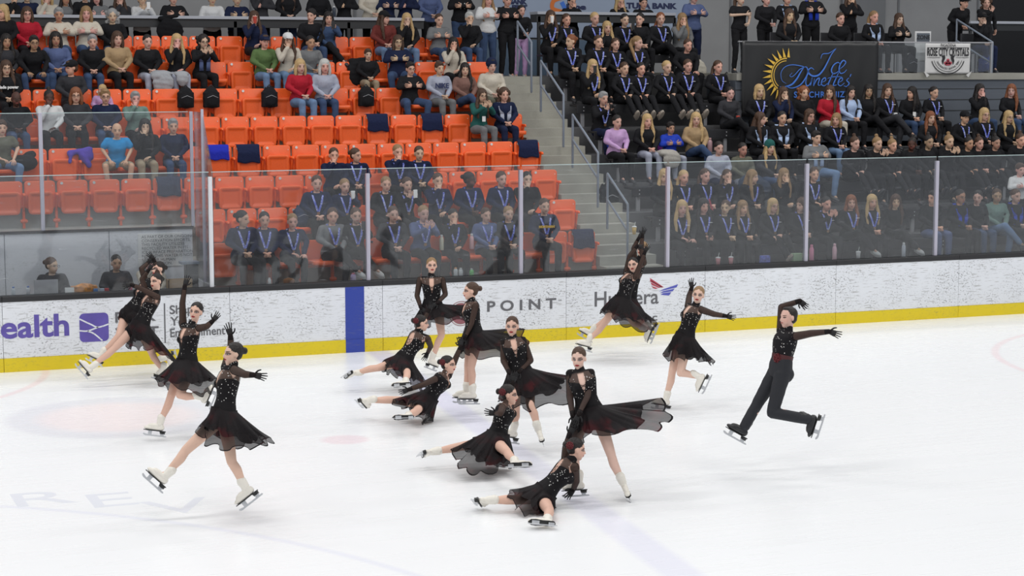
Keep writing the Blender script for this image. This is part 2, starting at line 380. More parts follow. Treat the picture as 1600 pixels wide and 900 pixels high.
# ice
def ice_mat():
    m, nt, b = new_mat('painted_ice'); b.inputs['Roughness'].default_value = .22; b.inputs['Specular IOR Level'].default_value = .28
    tc = N(nt, 'ShaderNodeTexCoord'); sp = N(nt, 'ShaderNodeSeparateXYZ'); nt.links.new(tc.outputs['Object'], sp.inputs[0]); x, y, z = sp.outputs
    def ring(cx, cy, r, w, soft=.06):
        dx = math_(nt, 'SUBTRACT', x, cx); dy = math_(nt, 'SUBTRACT', y, cy)
        d = math_(nt, 'SQRT', math_(nt, 'ADD', math_(nt, 'MULTIPLY', dx, dx), math_(nt, 'MULTIPLY', dy, dy)))
        e = math_(nt, 'ABSOLUTE', math_(nt, 'SUBTRACT', d, r)) if r > 0 else d
        q = N(nt, 'ShaderNodeMapRange'); nt.links.new(e, q.inputs[0]); q.inputs[1].default_value = w; q.inputs[2].default_value = w+soft; q.inputs[3].default_value = 1; q.inputs[4].default_value = 0
        return q.outputs[0]
    nz = N(nt, 'ShaderNodeTexNoise'); nz.inputs['Scale'].default_value = .5; nz.inputs['Detail'].default_value = 6; nt.links.new(tc.outputs['Object'], nz.inputs['Vector'])
    c = mixc(nt, math_(nt, 'MULTIPLY', nz.outputs[0], .35), (.93, .94, .95), (.85, .87, .89))
    bl = math_(nt, 'ABSOLUTE', math_(nt, 'SUBTRACT', x, math_(nt, 'MULTIPLY_ADD', y, .115, -2.35)))
    q = N(nt, 'ShaderNodeMapRange'); nt.links.new(bl, q.inputs[0]); q.inputs[1].default_value = .14; q.inputs[2].default_value = .24; q.inputs[3].default_value = .30; q.inputs[4].default_value = 0
    nearb = N(nt, 'ShaderNodeMapRange'); nt.links.new(y, nearb.inputs[0]); nearb.inputs[1].default_value = -9; nearb.inputs[2].default_value = 0; nearb.inputs[3].default_value = .75; nearb.inputs[4].default_value = 2.0
    c = mixc(nt, math_(nt, 'MULTIPLY', q.outputs[0], nearb.outputs[0]), c, (.55, .53, .86))
    c = mixc(nt, math_(nt, 'MULTIPLY', ring(-4.98, -6.9, 0, .24, .1), .35), c, (.88, .55, .62))
    c = mixc(nt, math_(nt, 'MULTIPLY', ring(10.6, -6.4, 4.55, .03), .30), c, (.88, .5, .55))
    c = mixc(nt, math_(nt, 'MULTIPLY', ring(-11.6, .4, 4.0, .03), .30), c, (.88, .45, .5))
    c = mixc(nt, math_(nt, 'MULTIPLY', ring(-14.2, -15.9, 8.4, .02), .20), c, (.55, .58, .85))
    # under-ice printed emblem, an oval
    u = math_(nt, 'DIVIDE', math_(nt, 'SUBTRACT', x, -7.3), 1.45); v = math_(nt, 'DIVIDE', math_(nt, 'SUBTRACT', y, -4.3), 1.5)
    d = math_(nt, 'SQRT', math_(nt, 'ADD', math_(nt, 'MULTIPLY', u, u), math_(nt, 'MULTIPLY', v, v)))
    q = N(nt, 'ShaderNodeMapRange'); nt.links.new(d, q.inputs[0]); q.inputs[1].default_value = .93; q.inputs[2].default_value = 1.05; q.inputs[3].default_value = 1; q.inputs[4].default_value = 0
    q2 = N(nt, 'ShaderNodeMapRange'); nt.links.new(d, q2.inputs[0]); q2.inputs[1].default_value = .6; q2.inputs[2].default_value = .8
    c = mixc(nt, math_(nt, 'MULTIPLY', q.outputs[0], .28), c, mixc(nt, q2.outputs[0], (.95, .62, .60), (.58, .56, .66)))
    # faint skate traces
    mp = N(nt, 'ShaderNodeMapping'); nt.links.new(tc.outputs['Object'], mp.inputs[0]); mp.inputs[3].default_value = (.35, 5, 1); mp.inputs[2].default_value = (0, 0, .15)
    n2 = N(nt, 'ShaderNodeTexNoise'); n2.inputs['Scale'].default_value = 1.6; n2.inputs['Detail'].default_value = 8; nt.links.new(mp.outputs[0], n2.inputs['Vector'])
    c = mixc(nt, math_(nt, 'MULTIPLY', n2.outputs[0], .05), c, (.78, .81, .86))
    nt.links.new(c, b.inputs['Base Color'])
    rr = N(nt, 'ShaderNodeMapRange'); nt.links.new(n2.outputs[0], rr.inputs[0]); rr.inputs[3].default_value = .24; rr.inputs[4].default_value = .32; nt.links.new(rr.outputs[0], b.inputs['Roughness'])
    return m
M['ice'] = ice_mat()
o = obj('floor', box(-28, 30, -31, .0, -.12, 0), M['ice']); struct(o, 'white ice sheet with faint painted lines', 'ice')
# faint sponsor letters under the ice
M['ice_print'] = simple('faint_ice_print', (.80, .82, .88), .3)
for s, px, py in (('R', 62, 780), ('E', 172, 782), ('V', 280, 792)):
    g = text_geom(s, .95, depth=.0004, xscale=1.25); p = onz(px, py, 0)
    v = np.stack([g[0][:, 0], g[0][:, 2], -g[0][:, 1]], 1); v = v + V(p[0], p[1], .0006)
    o = obj('ice_letter', (v, g[1]), M['ice_print']); tag(o, 'faint grey letter %s painted under the ice at left' % s, 'ice marking')

def concrete_mat(name, col):
    m, nt, b = new_mat(name); b.inputs['Roughness'].default_value = .85
    tc = N(nt, 'ShaderNodeTexCoord'); n1 = N(nt, 'ShaderNodeTexNoise'); n1.inputs['Scale'].default_value = 2.2; n1.inputs['Detail'].default_value = 8; nt.links.new(tc.outputs['Object'], n1.inputs['Vector'])
    n2 = N(nt, 'ShaderNodeTexNoise'); n2.inputs['Scale'].default_value = 60; nt.links.new(tc.outputs['Object'], n2.inputs['Vector'])
    c = mixc(nt, n1.outputs[0], tuple(v*.72 for v in col), tuple(v*1.2 for v in col)); c = mixc(nt, math_(nt, 'MULTIPLY', n2.outputs[0], .25), c, (.05, .05, .045)); nt.links.new(c, b.inputs['Base Color'])
    return m
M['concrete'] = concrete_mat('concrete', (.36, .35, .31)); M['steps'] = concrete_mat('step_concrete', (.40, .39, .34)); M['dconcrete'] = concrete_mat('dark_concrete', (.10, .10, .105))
SX0, SX1 = 2.12, 3.22
def terrace(x0, x1, kmax, kmin=0):
    prof = [(.1 if kmin == 0 else .6+.85*kmin, 0.0)]; 
    for k in range(kmin, kmax+1):
        y0 = .1 if k == 0 else .6+.85*k
        prof += [(y0, FL(k)), (.6+.85*(k+1) if k < kmax else 11.0, FL(k))]
    prof.append((11.0, 0.0)); n = len(prof)
    v = [(x, y, z) for x in (x0, x1) for y, z in prof]
    f = [tuple(range(n-1, -1, -1)), tuple(range(n, 2*n))] + [(i, (i+1) % n, n+(i+1) % n, n+i) for i in range(n)]
    return np.array(v, float), f
o = obj('floor_seating', terrace(-5.0, SX0, 7), M['concrete']); struct(o, 'stepped concrete terrace under the orange seats', 'terrace')
o = obj('floor_seating', terrace(-24, -5.0, 7, 2), M['concrete']); struct(o, 'stepped concrete terrace above the timekeepers box', 'terrace')
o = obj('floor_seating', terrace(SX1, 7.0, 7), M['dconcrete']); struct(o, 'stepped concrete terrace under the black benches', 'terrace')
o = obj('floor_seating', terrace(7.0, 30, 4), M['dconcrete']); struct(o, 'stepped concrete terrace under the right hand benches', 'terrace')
# flight of steps
prof = [(.1, 0.), (.1, FL(0))]; y = .6; z = FL(0)
rise = (FL(7)-FL(0))/21; run = .85/3
for i in range(21):
    prof += [(y+.28, z), (y+.28, z+rise)]; y += run; z += rise
prof += [(11, z), (11, 0)]; n = len(prof)
v = [(x, a, b) for x in (SX0+.002, SX1-.002) for a, b in prof]
o = obj('floor_steps', (np.array(v), [tuple(range(n-1, -1, -1)), tuple(range(n, 2*n))] + [(i, (i+1) % n, n+(i+1) % n, n+i) for i in range(n)]), M['steps'])
struct(o, 'concrete steps between the orange seats and the benches', 'steps')
# scorekeepers' box floor and back wall
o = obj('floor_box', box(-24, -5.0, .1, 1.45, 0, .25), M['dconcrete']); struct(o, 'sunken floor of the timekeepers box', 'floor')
M['wall'] = simple('grey_metal_wall', (.33, .33, .335), .7, vary=.08, bscale=1.5)
M['wall2'] = simple('darker_grey_wall', (.19, .195, .205), .7, vary=.08, bscale=1.5)
o = obj('wall_back', box(-24, 30, 11.0, 11.2, 0, 9.5), M['wall']); struct(o, 'tall grey metal back wall of the arena', 'wall')
for i, x in enumerate(np.arange(-20, 26, 2.3)):
    o = obj('trim_%d' % (i+1), box(x, x+.05, 10.97, 11.0, 4.3, 9.5), M['wall2']); struct(o, 'vertical seam of the back wall', 'trim')
o = obj('wall_panel', box(12.9, 14.1, 10.9, 10.99, 4.3, 9.5), M['wall2']); struct(o, 'darker grey panel of the back wall', 'wall')
o = obj('door_1', box(17.2, 26, 10.9, 10.99, 4.3, 9.5), M['black']); struct(o, 'dark opening in the back wall at right', 'opening')
# right upper platform
PY = 5.30; PZ = 4.42
o = obj('floor_platform', join([box(7.0, 30, PY, 11.0, 3.0, PZ-.14)]), M['greywall']); struct(o, 'grey block wall below the upper platform', 'wall')
o = obj('trim_30', box(7.0, 14.2, PY-.05, 11.0, PZ-.14, PZ), M['concrete']); struct(o, 'concrete edge of the upper platform', 'trim')
for i, z in enumerate((3.62, 3.85, 4.08)):
    o = obj('trim_%d' % (31+i), box(7.0, 22, PY-.006, PY, z, z+.015), M['darksteel']); struct(o, 'joint line in the block wall', 'trim')

# ---------------------------------------------------------------- dasher boards
seams = [-26.0, -23.4, -20.8, -18.2, -15.6, -13.0, -10.6, -8.23, -4.76, -2.25, .98, 3.59, 6.2, 8.79, 11.4, 14.0, 16.6, 19.2, 21.8]
bnames = ['left of the first purple word'] * 7 + ['printed with purple word, leaf emblem and grey words', 'plain, with the blue centre stripe', 'printed with the round V emblem', 'printed with grey word and striped wings', 'behind the skater with one arm stretched right', 'above the leaping man', 'right of the leaping man', 'at the right edge'] + ['beyond the right edge']*5
boards = []
vis = [i for i in range(len(seams)-1) if seams[i+1] > -11 and seams[i] < 14]
for i in vis:
    x0, x1 = seams[i]+.003, seams[i+1]-.003
    t = thing('dasher_board', 'white scuffed rink board panel ' + bnames[i], 'rink board', ((x0+x1)/2, 0, 0), group='rink boards'); w = (x1-x0)/2
    obj('facing', box(-w, w, 0, .06, .21, 1.06), M['board'], t, bevel=.002)
    obj('kick_plate', box(-w, w, -.012, .06, 0, .208), M['kick'], t, bevel=.002, label='yellow kick plate')
    obj('cap_rail', box(-w-.003, w+.003, -.012, .16, 1.06, 1.15), M['rubber'], t, bevel=.012, label='black cap rail')
    obj('frame', box(-w+.02, w-.02, .06, .1, 0, 1.05), M['darksteel'], t)
    boards.append((x0, x1, t))
def on_board(name, vf, mat, X, Z, label, y=-.0035, kind_parent=True):
    par = [t for a, b, t in boards if a-.05 <= X <= b+.05][0]
    return obj(name, put(vf, X-par.location[0], y, Z), mat, par, label=label)
def bz(px, py): p = ony(px, py, 0); return p[0], p[2]
on_board('blue_stripe', box(-.158, .158, -.001, .006, -.425, .425), M['blueboard'], -2.72, .635, 'vertical blue stripe', y=-.004)
on_board('blue_stripe', box(-.158, .158, -.013, .006, -.105, .105), M['blueboard'], -2.72, .105, 'blue stripe on the kick plate', y=-.004)
def board_text(s, pxl, pxr, pyc, size, mat, label, bold=0, spacing=1, xs=None):
    g = text_geom(s, size, bold=bold, spacing=spacing, depth=.001)
    xl, z = bz(pxl, pyc); xr, z2 = bz(pxr, pyc); w = g[0][:, 0].max()-g[0][:, 0].min(); g[0][:, 0] -= (g[0][:, 0].max()+g[0][:, 0].min())/2
    zc = ((g[0][:, 2].max()+g[0][:, 2].min())/2)
    sc = (xr-xl)/w; g[0][:, 0] *= sc
    return on_board('lettering', g, mat, (xl+xr)/2, z, label)
board_text('ealth', 1, 108, 514, .47, M['purple'], 'purple word ealth', bold=.012)
board_text('PARK', 180, 244, 497, .22, M['letter'], 'grey word PARK', bold=.006)
board_text('WEST', 180, 248, 522, .22, M['letter'], 'grey word WEST', bold=.006)
board_text('Shapes', 265, 319, 485, .19, M['letter'], 'grey word Shapes', bold=.003)
board_text('Your', 266, 306, 503, .19, M['letter'], 'grey word Your', bold=.003)
board_text('Environment', 266, 352, 521, .19, M['letter'], 'grey word Environment', bold=.003)
x, z = bz(257.5, 505); on_board('divider', box(-.01, .01, 0, .003, -.31, .31), M['letter'], x, z, 'thin grey upright line')
# rounded emblem with white veins
def rrect(w, h, r, n=6):
    p = []
    for cx, cz, a0 in ((w/2-r, h/2-r, 0), (-w/2+r, h/2-r, 90), (-w/2+r, -h/2+r, 180), (w/2-r, -h/2+r, 270)):
        for i in range(n+1):
            a = math.radians(a0+90*i/n); p.append((cx+r*math.cos(a), cz+r*math.sin(a)))
    return p
def prism(pts, y0, y1):
    n = len(pts); v = [(x, y0, z) for x, z in pts] + [(x, y1, z) for x, z in pts]
    return np.array(v, float), [tuple(range(n)), tuple(range(2*n-1, n-1, -1))] + [(i, n+i, n+(i+1) % n, (i+1) % n) for i in range(n)]
def ribbon(pts, w, y0=0, y1=.002):
    """flat stroke through (x,z) points; w a number or list of half-widths"""
    pts = [V(*p) for p in pts]; n = len(pts); L = []; R_ = []
    for i, p in enumerate(pts):
        d = unit(pts[min(i+1, n-1)]-pts[max(i-1, 0)]); nn = V(-d[1], d[0]); ww = w if isinstance(w, (int, float)) else w[i]
        L.append(p+nn*ww); R_.append(p-nn*ww)
    return prism([tuple(q) for q in L]+[tuple(q) for q in R_[::-1]], y0, y1)
def smooth_pts(pts, n=6):
    P = [V(*p) for p in pts]; out = []
    for i in range(len(P)-1):
        p0, p1, p2, p3 = P[max(i-1, 0)], P[i], P[i+1], P[min(i+2, len(P)-1)]
        for k in range(n):
            t = k/n; out.append(.5*((2*p1)+(-p0+p2)*t+(2*p0-5*p1+4*p2-p3)*t*t+(-p0+3*p1-3*p2+p3)*t**3))
    out.append(P[-1]); return [tuple(q) for q in out]
xc, zc = bz(147, 511.5)
em = on_board('emblem', prism(rrect(.44, .44, .07), -.0005, .002), M['purple'], xc, zc, 'purple rounded square emblem with white leaf veins')
obj('vein', put(join([ribbon(smooth_pts([(-.22, .14), (-.05, .05), (.06, .0), (.22, .04)]), .011), ribbon(smooth_pts([(-.22, -.04), (-.1, -.05), (.06, .0)]), .011), ribbon(smooth_pts([(-.1, -.05), (.0, -.1), (.12, -.21)]), .011)]), em.parent.matrix_basis.translation[0]*0+xc-em.parent.location[0], -.0055, zc), M['board'], em.parent)
# V emblem
xc, zc = bz(720, 490)
disc = lambda r, n=40: [(r*math.cos(2*math.pi*i/n), r*math.sin(2*math.pi*i/n)) for i in range(n)]
on_board('emblem', prism(disc(.205), 0, .001), M['maroon'], xc, zc, 'thin ring round the V emblem', y=-.003)
on_board('emblem', prism(disc(.195), 0, .001), M['sign'], xc, zc, 'white ring of the V emblem', y=-.004)
on_board('emblem', prism(disc(.175), 0, .001), M['maroon'], xc, zc, 'maroon disc of the V emblem', y=-.005)
on_board('lettering', text_geom('V', .24, bold=.006, depth=.0005), M['sign'], xc, zc, 'white letter V', y=-.0062)
board_text('P O I N T', 761, 869, 480, .24, M['letter'], 'grey word POINT', bold=.006)
board_text('TM', 872, 877, 469.5, .035, M['letter'], 'tiny trade mark sign')
board_text('Huntera', 929, 1029, 469, .36, M['letter'], 'grey word on the board behind the leaping skater', bold=.004)
board_text('Inc', 1004, 1027, 497, .17, M['letter'], 'small grey word', bold=.003)
def wing(px0, py0, rows, mat, label):
    for (a, b, c, d) in rows:
        P = [bz(*a), bz(*b), bz(*c), bz(*d)]
        cx = sum(p[0] for p in P)/4; cz = sum(p[1] for p in P)/4
        on_board('wing_stripe', prism([(p[0]-cx, p[1]-cz) for p in P], 0, .002), mat, cx, cz, label)
wing(0, 0, [((1015, 434), (1037, 448.6), (1033, 449), (1017, 439)), ((1016.5, 441), (1033, 449.3), (1029, 449.8), (1018, 445)), ((1018, 447), (1028, 450.6), (1024, 451.5), (1020, 450)), ((1015.3, 437), (1035, 449), (1033.5, 449.2), (1016, 440))], M['redprint'], 'red stripe of the wing emblem')
wing(0, 0, [((1059.5, 444), (1057, 449), (1029, 455.5), (1036, 452)), ((1054, 451), (1051, 455), (1031, 458), (1036, 455)), ((1049, 456.5), (1045, 461.8), (1032, 460.5), (1036, 458))], M['blueprint'], 'blue stripe of the wing emblem')

# ---------------------------------------------------------------- glass above the boards
posts = [-10.9, -8.30, -5.02, -2.46, .19, 2.9, 5.62, 8.32, 11.0, 13.7]
pdesc = ['', 'at the left edge', 'behind the timekeepers', 'left of the blue stripe', 'above the POINT lettering', 'beside the concrete steps', 'behind the lowest benches, third from right', 'behind the lowest benches, at right', 'at the right edge']
for i in range(len(posts)-1):
    a, b = posts[i]+.02, posts[i+1]-.02
    lab = ['clear glass pane beyond the left edge', 'clear glass pane in front of the timekeepers box', 'clear glass pane left of the blue stripe', 'clear glass pane right of the blue stripe', 'clear glass pane in front of the concrete steps', 'clear glass pane right of the raised skater arm', 'clear glass pane with pink bottles behind it', 'clear glass pane nearest the right edge', 'clear glass pane cut by the right edge'][i]
    t = thing('rink_glass', lab, 'rink glass', ((a+b)/2, .08, 1.15), group='rink glass panes'); w = (b-a)/2
    zt = 2.95-1.15
    obj('pane', box(-w, w, 0, .012, 0, zt-.012), M['glass'], t); obj('top_edge', box(-w, w, 0, .012, zt-.012, zt), M['edge'], t, label='pale green glass edge')
for i, x in enumerate(posts):
    lab = ['grey glass post beyond the left edge', 'white glass post at the left edge', 'white glass post at the right of the timekeepers box', 'lilac grey glass post left of the blue stripe', 'lilac grey glass post above the V emblem', 'lilac grey glass post beside the concrete steps', 'lilac grey glass post in front of the benches, beside pink bottle', 'lilac grey glass post in front of the benches, near the right edge', 'grey glass post beyond the right edge', 'far grey glass post'][i]
    o = obj('glass_post', join([box(-.03, .03, 0, .07, 0, 1.72), box(-.012, .012, -.008, 0, 0, 1.72)]), M['wpost'] if i in (1, 2) else M['alu'], mw=Matrix.Translation((x, .055, 1.15)), bevel=.004)
    tag(o, lab, 'glass post', 'rink glass posts')
# timekeepers' box: back wall, glass on it, side glass
BY = 1.42
o = obj('wall_box', box(-24, -5.02, BY, BY+.05, .25, 1.96), M['boxwall']); struct(o, 'white back wall of the timekeepers box', 'wall')
o = obj('trim_40', box(-24, -5.0, BY-.02, BY+.07, 1.96, 2.0), M['rubber']); struct(o, 'dark cap on the white box wall', 'trim')
for i, x in enumerate((-8.0, -6.37)):
    o = obj('trim_%d' % (41+i), box(x, x+.01, BY-.004, BY, .25, 1.96), M['greywall']); struct(o, 'joint in the white box wall', 'trim')
for a, b, lab in ((-11.0, -7.42, 'tall clear glass pane behind the timekeepers, at left'), (-7.36, -5.05, 'tall clear glass pane behind the timekeepers, at right')):
    t = thing('rink_glass', lab, 'rink glass', ((a+b)/2, BY+.02, 2.0), group='rear glass panes'); w = (b-a)/2
    obj('pane', box(-w, w, 0, .012, 0, 1.84), M['glass'], t); obj('top_edge', box(-w, w, 0, .012, 1.84, 1.852), M['edge'], t, label='pale green glass edge')
o = obj('glass_post', box(-.03, .03, 0, .06, 0, 1.85), M['alu'], mw=Matrix.Translation((-7.39, BY, 2.0)), bevel=.004); tag(o, 'lilac grey post of the tall rear glass', 'glass post', 'rear glass posts')
o = obj('glass_post', box(-.025, .025, 0, .06, 0, 1.85), M['alu'], mw=Matrix.Translation((-5.0, BY, 2.0)), bevel=.004); tag(o, 'grey corner post of the tall rear glass', 'glass post', 'rear glass posts')
o = obj('glass_post', box(-.02, .02, 0, .05, 0, 3.0), M['alu'], mw=Matrix.Translation((-4.97, .75, .9)), bevel=.004); tag(o, 'thin grey post of the side glass beside the timekeepers box', 'glass post')
t = thing('rink_glass', 'side glass pane closing the timekeepers box at right', 'rink glass', (-4.96, 0, 0))
P = [(.16, 1.15), (BY, 1.15), (BY, 3.85), (.80, 3.85), (.16, 2.95)]
vv = [(x, y, z) for x in (-.006, .006) for y, z in P]; obj('pane', (np.array(vv), [tuple(range(4, -1, -1)), tuple(range(5, 10))]+[(i, (i+1) % 5, 5+(i+1) % 5, 5+i) for i in range(5)]), M['glass'], t)
o = obj('wall_side', box(-4.99, -4.93, .16, BY, .2, 1.15), M['boxwall']); struct(o, 'low white side wall of the timekeepers box', 'wall')
# notice
t = thing('notice_board', 'pale notice on white wall behind the timekeepers about recycled water', 'notice', (-5.55, BY-.012, 1.63))
obj('panel', box(-.36, .36, 0, .01, -.27, .27), M['sign'], t, bevel=.003)
for i, s in enumerate(['AS PART OF OUR ONGOING', 'CONSERVATION EFFORTS,', 'THIS FACILITY UTILIZES', 'RECYCLED WATER IN ITS', 'ICE SURFACE PREPARATION.', 'NOTE: THIS WATER IS NOT', 'SAFE FOR HUMAN', 'CONSUMPTION.']):
    g = text_geom(s, .066, align='LEFT', depth=.0006); obj('lettering', put(g, -.30, -.002, .215-.062*i), M['letter'], t)

# ---------------------------------------------------------------- handrails on the steps
def srail(Y): return FL(0) + (Y-.35)*.49/.85
rl = [(2.54, .92, 1.77, 'lowest'), (2.62, 2.36, 3.51, 'second from the ice'), (2.70, 4.13, 5.24, 'third from the ice'), (2.76, 5.87, 6.6, 'highest')]
for x, ya, yb, w in rl:
    t = thing('handrail', 'grey steel handrail on the concrete steps, ' + w, 'handrail', (x, ya, srail(ya)), group='handrails on the steps')
    h = .92; dz = srail(yb)-srail(ya); dy = yb-ya
    obj('post', capsule(V(0, 0, -.05), V(0, 0, h), .022, .022, 10), M['rail'], t, True); obj('post', capsule(V(0, dy, dz-.05), V(0, dy, dz+h), .022, .022, 10), M['rail'], t, True)
    obj('top_rail', capsule(V(0, 0, h), V(0, dy, dz+h), .022, .022, 10), M['rail'], t, True); obj('middle_rail', capsule(V(0, 0, h*.5), V(0, dy, dz+h*.5), .02, .02, 10), M['rail'], t, True)

# ---------------------------------------------------------------- counters at the back
def counter(x0, x1, label, z):
    t = thing('standing_counter', label, 'counter', ((x0+x1)/2, 8.4, FL(7))); w = (x1-x0)/2; h = z-FL(7)
    obj('worktop', box(-w, w, 0, .45, h-.06, h), M['counter'], t, bevel=.006); obj('apron', box(-w, w, .05, .4, h-.22, h-.06), M['darksteel'], t)
    for x in np.arange(-w+.03, w, 2.35 if w > 3 else 1.6): obj('leg', box(x, x+.06, .05, .11, 0, h-.1), M['darksteel'], t)
o = obj('floor_walkway', box(-1.9, 1.9, 8.5, 11.0, FL(7)-.05, FL(7)+.20), M['concrete']); struct(o, 'raised walkway behind the left counter', 'floor')
counter(-12, 1.42, 'long grey standing counter behind the top row of orange seats', 5.55)
counter(3.94, 7.2, 'grey standing counter behind the highest black benches', 5.71)
counter(14.8, 20, 'grey counter against the dark opening at right', 5.6)
# sponsor sign on the back wall
t = thing('wall_sign', 'pale blue sponsor sign above the counter reading BANK', 'sign', (6.2, 10.93, 0))
M['signblue'] = simple('pale_blue_sign', (.36, .43, .56), .5)
obj('panel', box(-2.5, 2.6, 0, .04, 5.2, 7), M['signblue'], t)
x = ony(872, 10, 10.9); obj('emblem', put(join([ribbon(smooth_pts([(.1, -.12), (-.12, -.05), (-.1, .12), (.1, .2)]), .05)]), x[0]-6.2, -.006, x[2]), M['orangeprint'], t, label='orange curl'); obj('emblem', put(ribbon(smooth_pts([(-.02, -.18), (.18, -.1), (.1, .1)]), .05), x[0]-6.2, -.006, x[2]), M['bluescript'], t, label='blue curl')
def sign_word(s, pxl, pxr, py, size):
    g = text_geom(s, size, bold=.01, depth=.001); a = ony(pxl, py, 10.92); b = ony(pxr, py, 10.92); v = g[0]; v[:, 0] -= (v[:, 0].min()+v[:, 0].max())/2; v[:, 0] *= (b[0]-a[0])/(v[:, 0].max()-v[:, 0].min())
    obj('lettering', put((v, g[1]), (a[0]+b[0])/2-6.2, -.006, a[2]), M['navy'], t)
sign_word('ALTURA BANK', 962, 1058, 9, .17); sign_word('BANK', 796, 824, 3, .14); sign_word('FIRST', 800, 824, 12, .14); sign_word('Line', 885, 916, 11, .16)
o = obj('wall_lower', box(3.4, 7.4, 10.85, 10.9, 4.3, 5.15), simple('slate_blue_wall', (.12, .18, .26), .6)); struct(o, 'slate blue band under the sponsor sign', 'wall')

# ---------------------------------------------------------------- platform glass rail
def rail_glass(x0, x1, label, post_end=True):
    t = thing('glass_railing', label, 'railing', ((x0+x1)/2, PY, PZ)); w = (x1-x0)/2
    obj('pane', box(-w, w, .0, .012, .02, .63), M['glass'], t); obj('top_rail', box(-w, w, -.02, .03, .63, .655), M['bracket'], t, bevel=.004)
    obj('post', box(w-.04, w, -.01, .04, 0, .64), M['bracket'], t)
rail_glass(10.35, 13.2, 'glass railing along the upper platform beside the white banner')
rail_glass(7.05, 10.3, 'glass railing behind the black sun banner')
t = thing('stair_railing', 'grey pipe railing with slanting bar at the right end of platform', 'railing', (13.2, PY, PZ))
obj('post', capsule(V(0, 0, 0), V(0, 0, .65), .02, .02), M['rail'], t, True); obj('bar', capsule(V(0, 0, .65), V(-.3, .9, 1.15), .02, .02), M['rail'], t, True); obj('bar', capsule(V(0, 0, .2), V(-.3, .9, .7), .02, .02), M['rail'], t, True); obj('post', capsule(V(-.3, .9, 0), V(-.3, .9, 1.15), .02, .02), M['rail'], t, True)

# banner with the sun
def banner_mesh(x0, x1, z0, z1, y, amp=.012, nx=40, nz=16):
    v = []; f = []
    for j in range(nz+1):
        for i in range(nx+1):
            u = i/nx; w = j/nz; v.append((x0+(x1-x0)*u, y-.02-amp*(math.sin(u*19+w*2)+.6*math.sin(u*43-w*5))*(1-w*.5), z0+(z1-z0)*w))
    for j in range(nz):
        for i in range(nx): a = j*(nx+1)+i; f.append((a, a+1, a+nx+2, a+nx+1))
    return np.array(v), f
t = thing('team_banner', 'black banner with yellow sun and blue script hung from platform railing', 'banner', (8.68, PY-.07, 0))
M['vinyl'] = simple('black_vinyl', (.016, .016, .017), .38, bump=.3, bscale=3)
b_ = obj('sheet', banner_mesh(-1.6, 1.6, 3.55, 5.07, -.02), M['vinyl'], t, True); sm = b_.modifiers.new('s', 'SOLIDIFY'); sm.thickness = .004
def bp(px, py): p = ony(px, py, PY-.08); return (p[0]-8.68, p[2])
def c4(x, y): return bp(1160+x/4, 60+y/4)
YB_ = -.085
sun = []
cx, cz = c4(262, 228)
r0 = .36
for k in range(14):
    a = math.radians(82+k*14.5); w = math.radians(5.2)
    sun.append(prism([(cx+r0*math.cos(a-w), cz+r0*math.sin(a-w)), (cx+(r0+.19)*math.cos(a+.05), cz+(r0+.19)*math.sin(a+.05)), (cx+r0*math.cos(a+w), cz+r0*math.sin(a+w))], 0, .003))
arc = lambda r, a0, a1, n=24: [(cx+r*math.cos(math.radians(a0+(a1-a0)*i/n)), cz+r*math.sin(math.radians(a0+(a1-a0)*i/n))) for i in range(n+1)]
sun.append(ribbon(arc(.335, 88, 235), .012)); sun.append(ribbon(arc(.285, 90, 232), .008))
obj('sun_emblem', put(join(sun), 0, YB_, 0), M['gold'], t)
st = []
def stroke(pts, w0, w1=None):
    q = smooth_pts([c4(*p) for p in pts], 7); n = len(q); w1 = w1 or w0
    st.append(ribbon(q, [w0+(w1-w0)*math.sin(math.pi*i/(n-1)) for i in range(n)]))
stroke([(478, 128), (490, 98), (530, 92), (575, 62)], .003, .008); stroke([(575, 62), (545, 100), (520, 150), (495, 195), (465, 228), (430, 235), (404, 218), (402, 196), (420, 184), (436, 196)], .004, .017)
stroke([(600, 162), (585, 150), (560, 165), (545, 195), (552, 218), (575, 215), (598, 195)], .004, .013); stroke([(598, 190), (622, 170), (634, 148), (618, 138), (600, 160), (592, 195), (602, 218), (625, 212), (640, 195)], .004, .013)
stroke([(300, 215), (285, 232), (296, 240), (318, 225), (345, 195), (372, 180), (352, 172), (300, 165), (255, 178), (230, 215), (236, 262), (262, 282)], .003, .008)
stroke([(372, 182), (350, 215), (330, 250), (300, 285), (262, 300), (222, 302)], .005, .018); stroke([(262, 300), (300, 310), (350, 290), (385, 245), (398, 210), (390, 180), (372, 180)], .004, .014)
for dx in (0,):
    stroke([(392, 240), (384, 275), (392, 296), (410, 285), (424, 250)], .004, .012); stroke([(424, 245), (414, 295)], .006, .012); stroke([(440, 250), (432, 295), (452, 258), (470, 250), (462, 290), (480, 290)], .004, .012)
    stroke([(484, 275), (508, 262), (505, 246), (488, 258), (482, 285), (500, 296), (520, 280)], .004, .012)
    stroke([(556, 215), (535, 260), (524, 292), (545, 290)], .004, .013); stroke([(590, 212), (568, 260), (556, 292), (578, 290)], .004, .013); stroke([(520, 250), (555, 240), (610, 240)], .003, .008)
    stroke([(590, 275), (612, 262), (610, 246), (594, 256), (586, 284), (602, 296), (626, 278)], .004, .012); stroke([(655, 246), (640, 262), (655, 280), (640, 300), (622, 296)], .004, .012); stroke([(668, 222), (660, 240)], .005, .01)
stg = join(st); obj('script_lettering', put(stg, 0, YB_, 0), M['bluescript'], t, label='blue script words Ice Dunettes')
g = text_geom('SYNCHRONIZED', .17, bold=.003, depth=.001, spacing=1.15); a = c4(500, 352); obj('lettering', put(g, a[0], YB_-.002, a[1]), M['bluescript'], t)
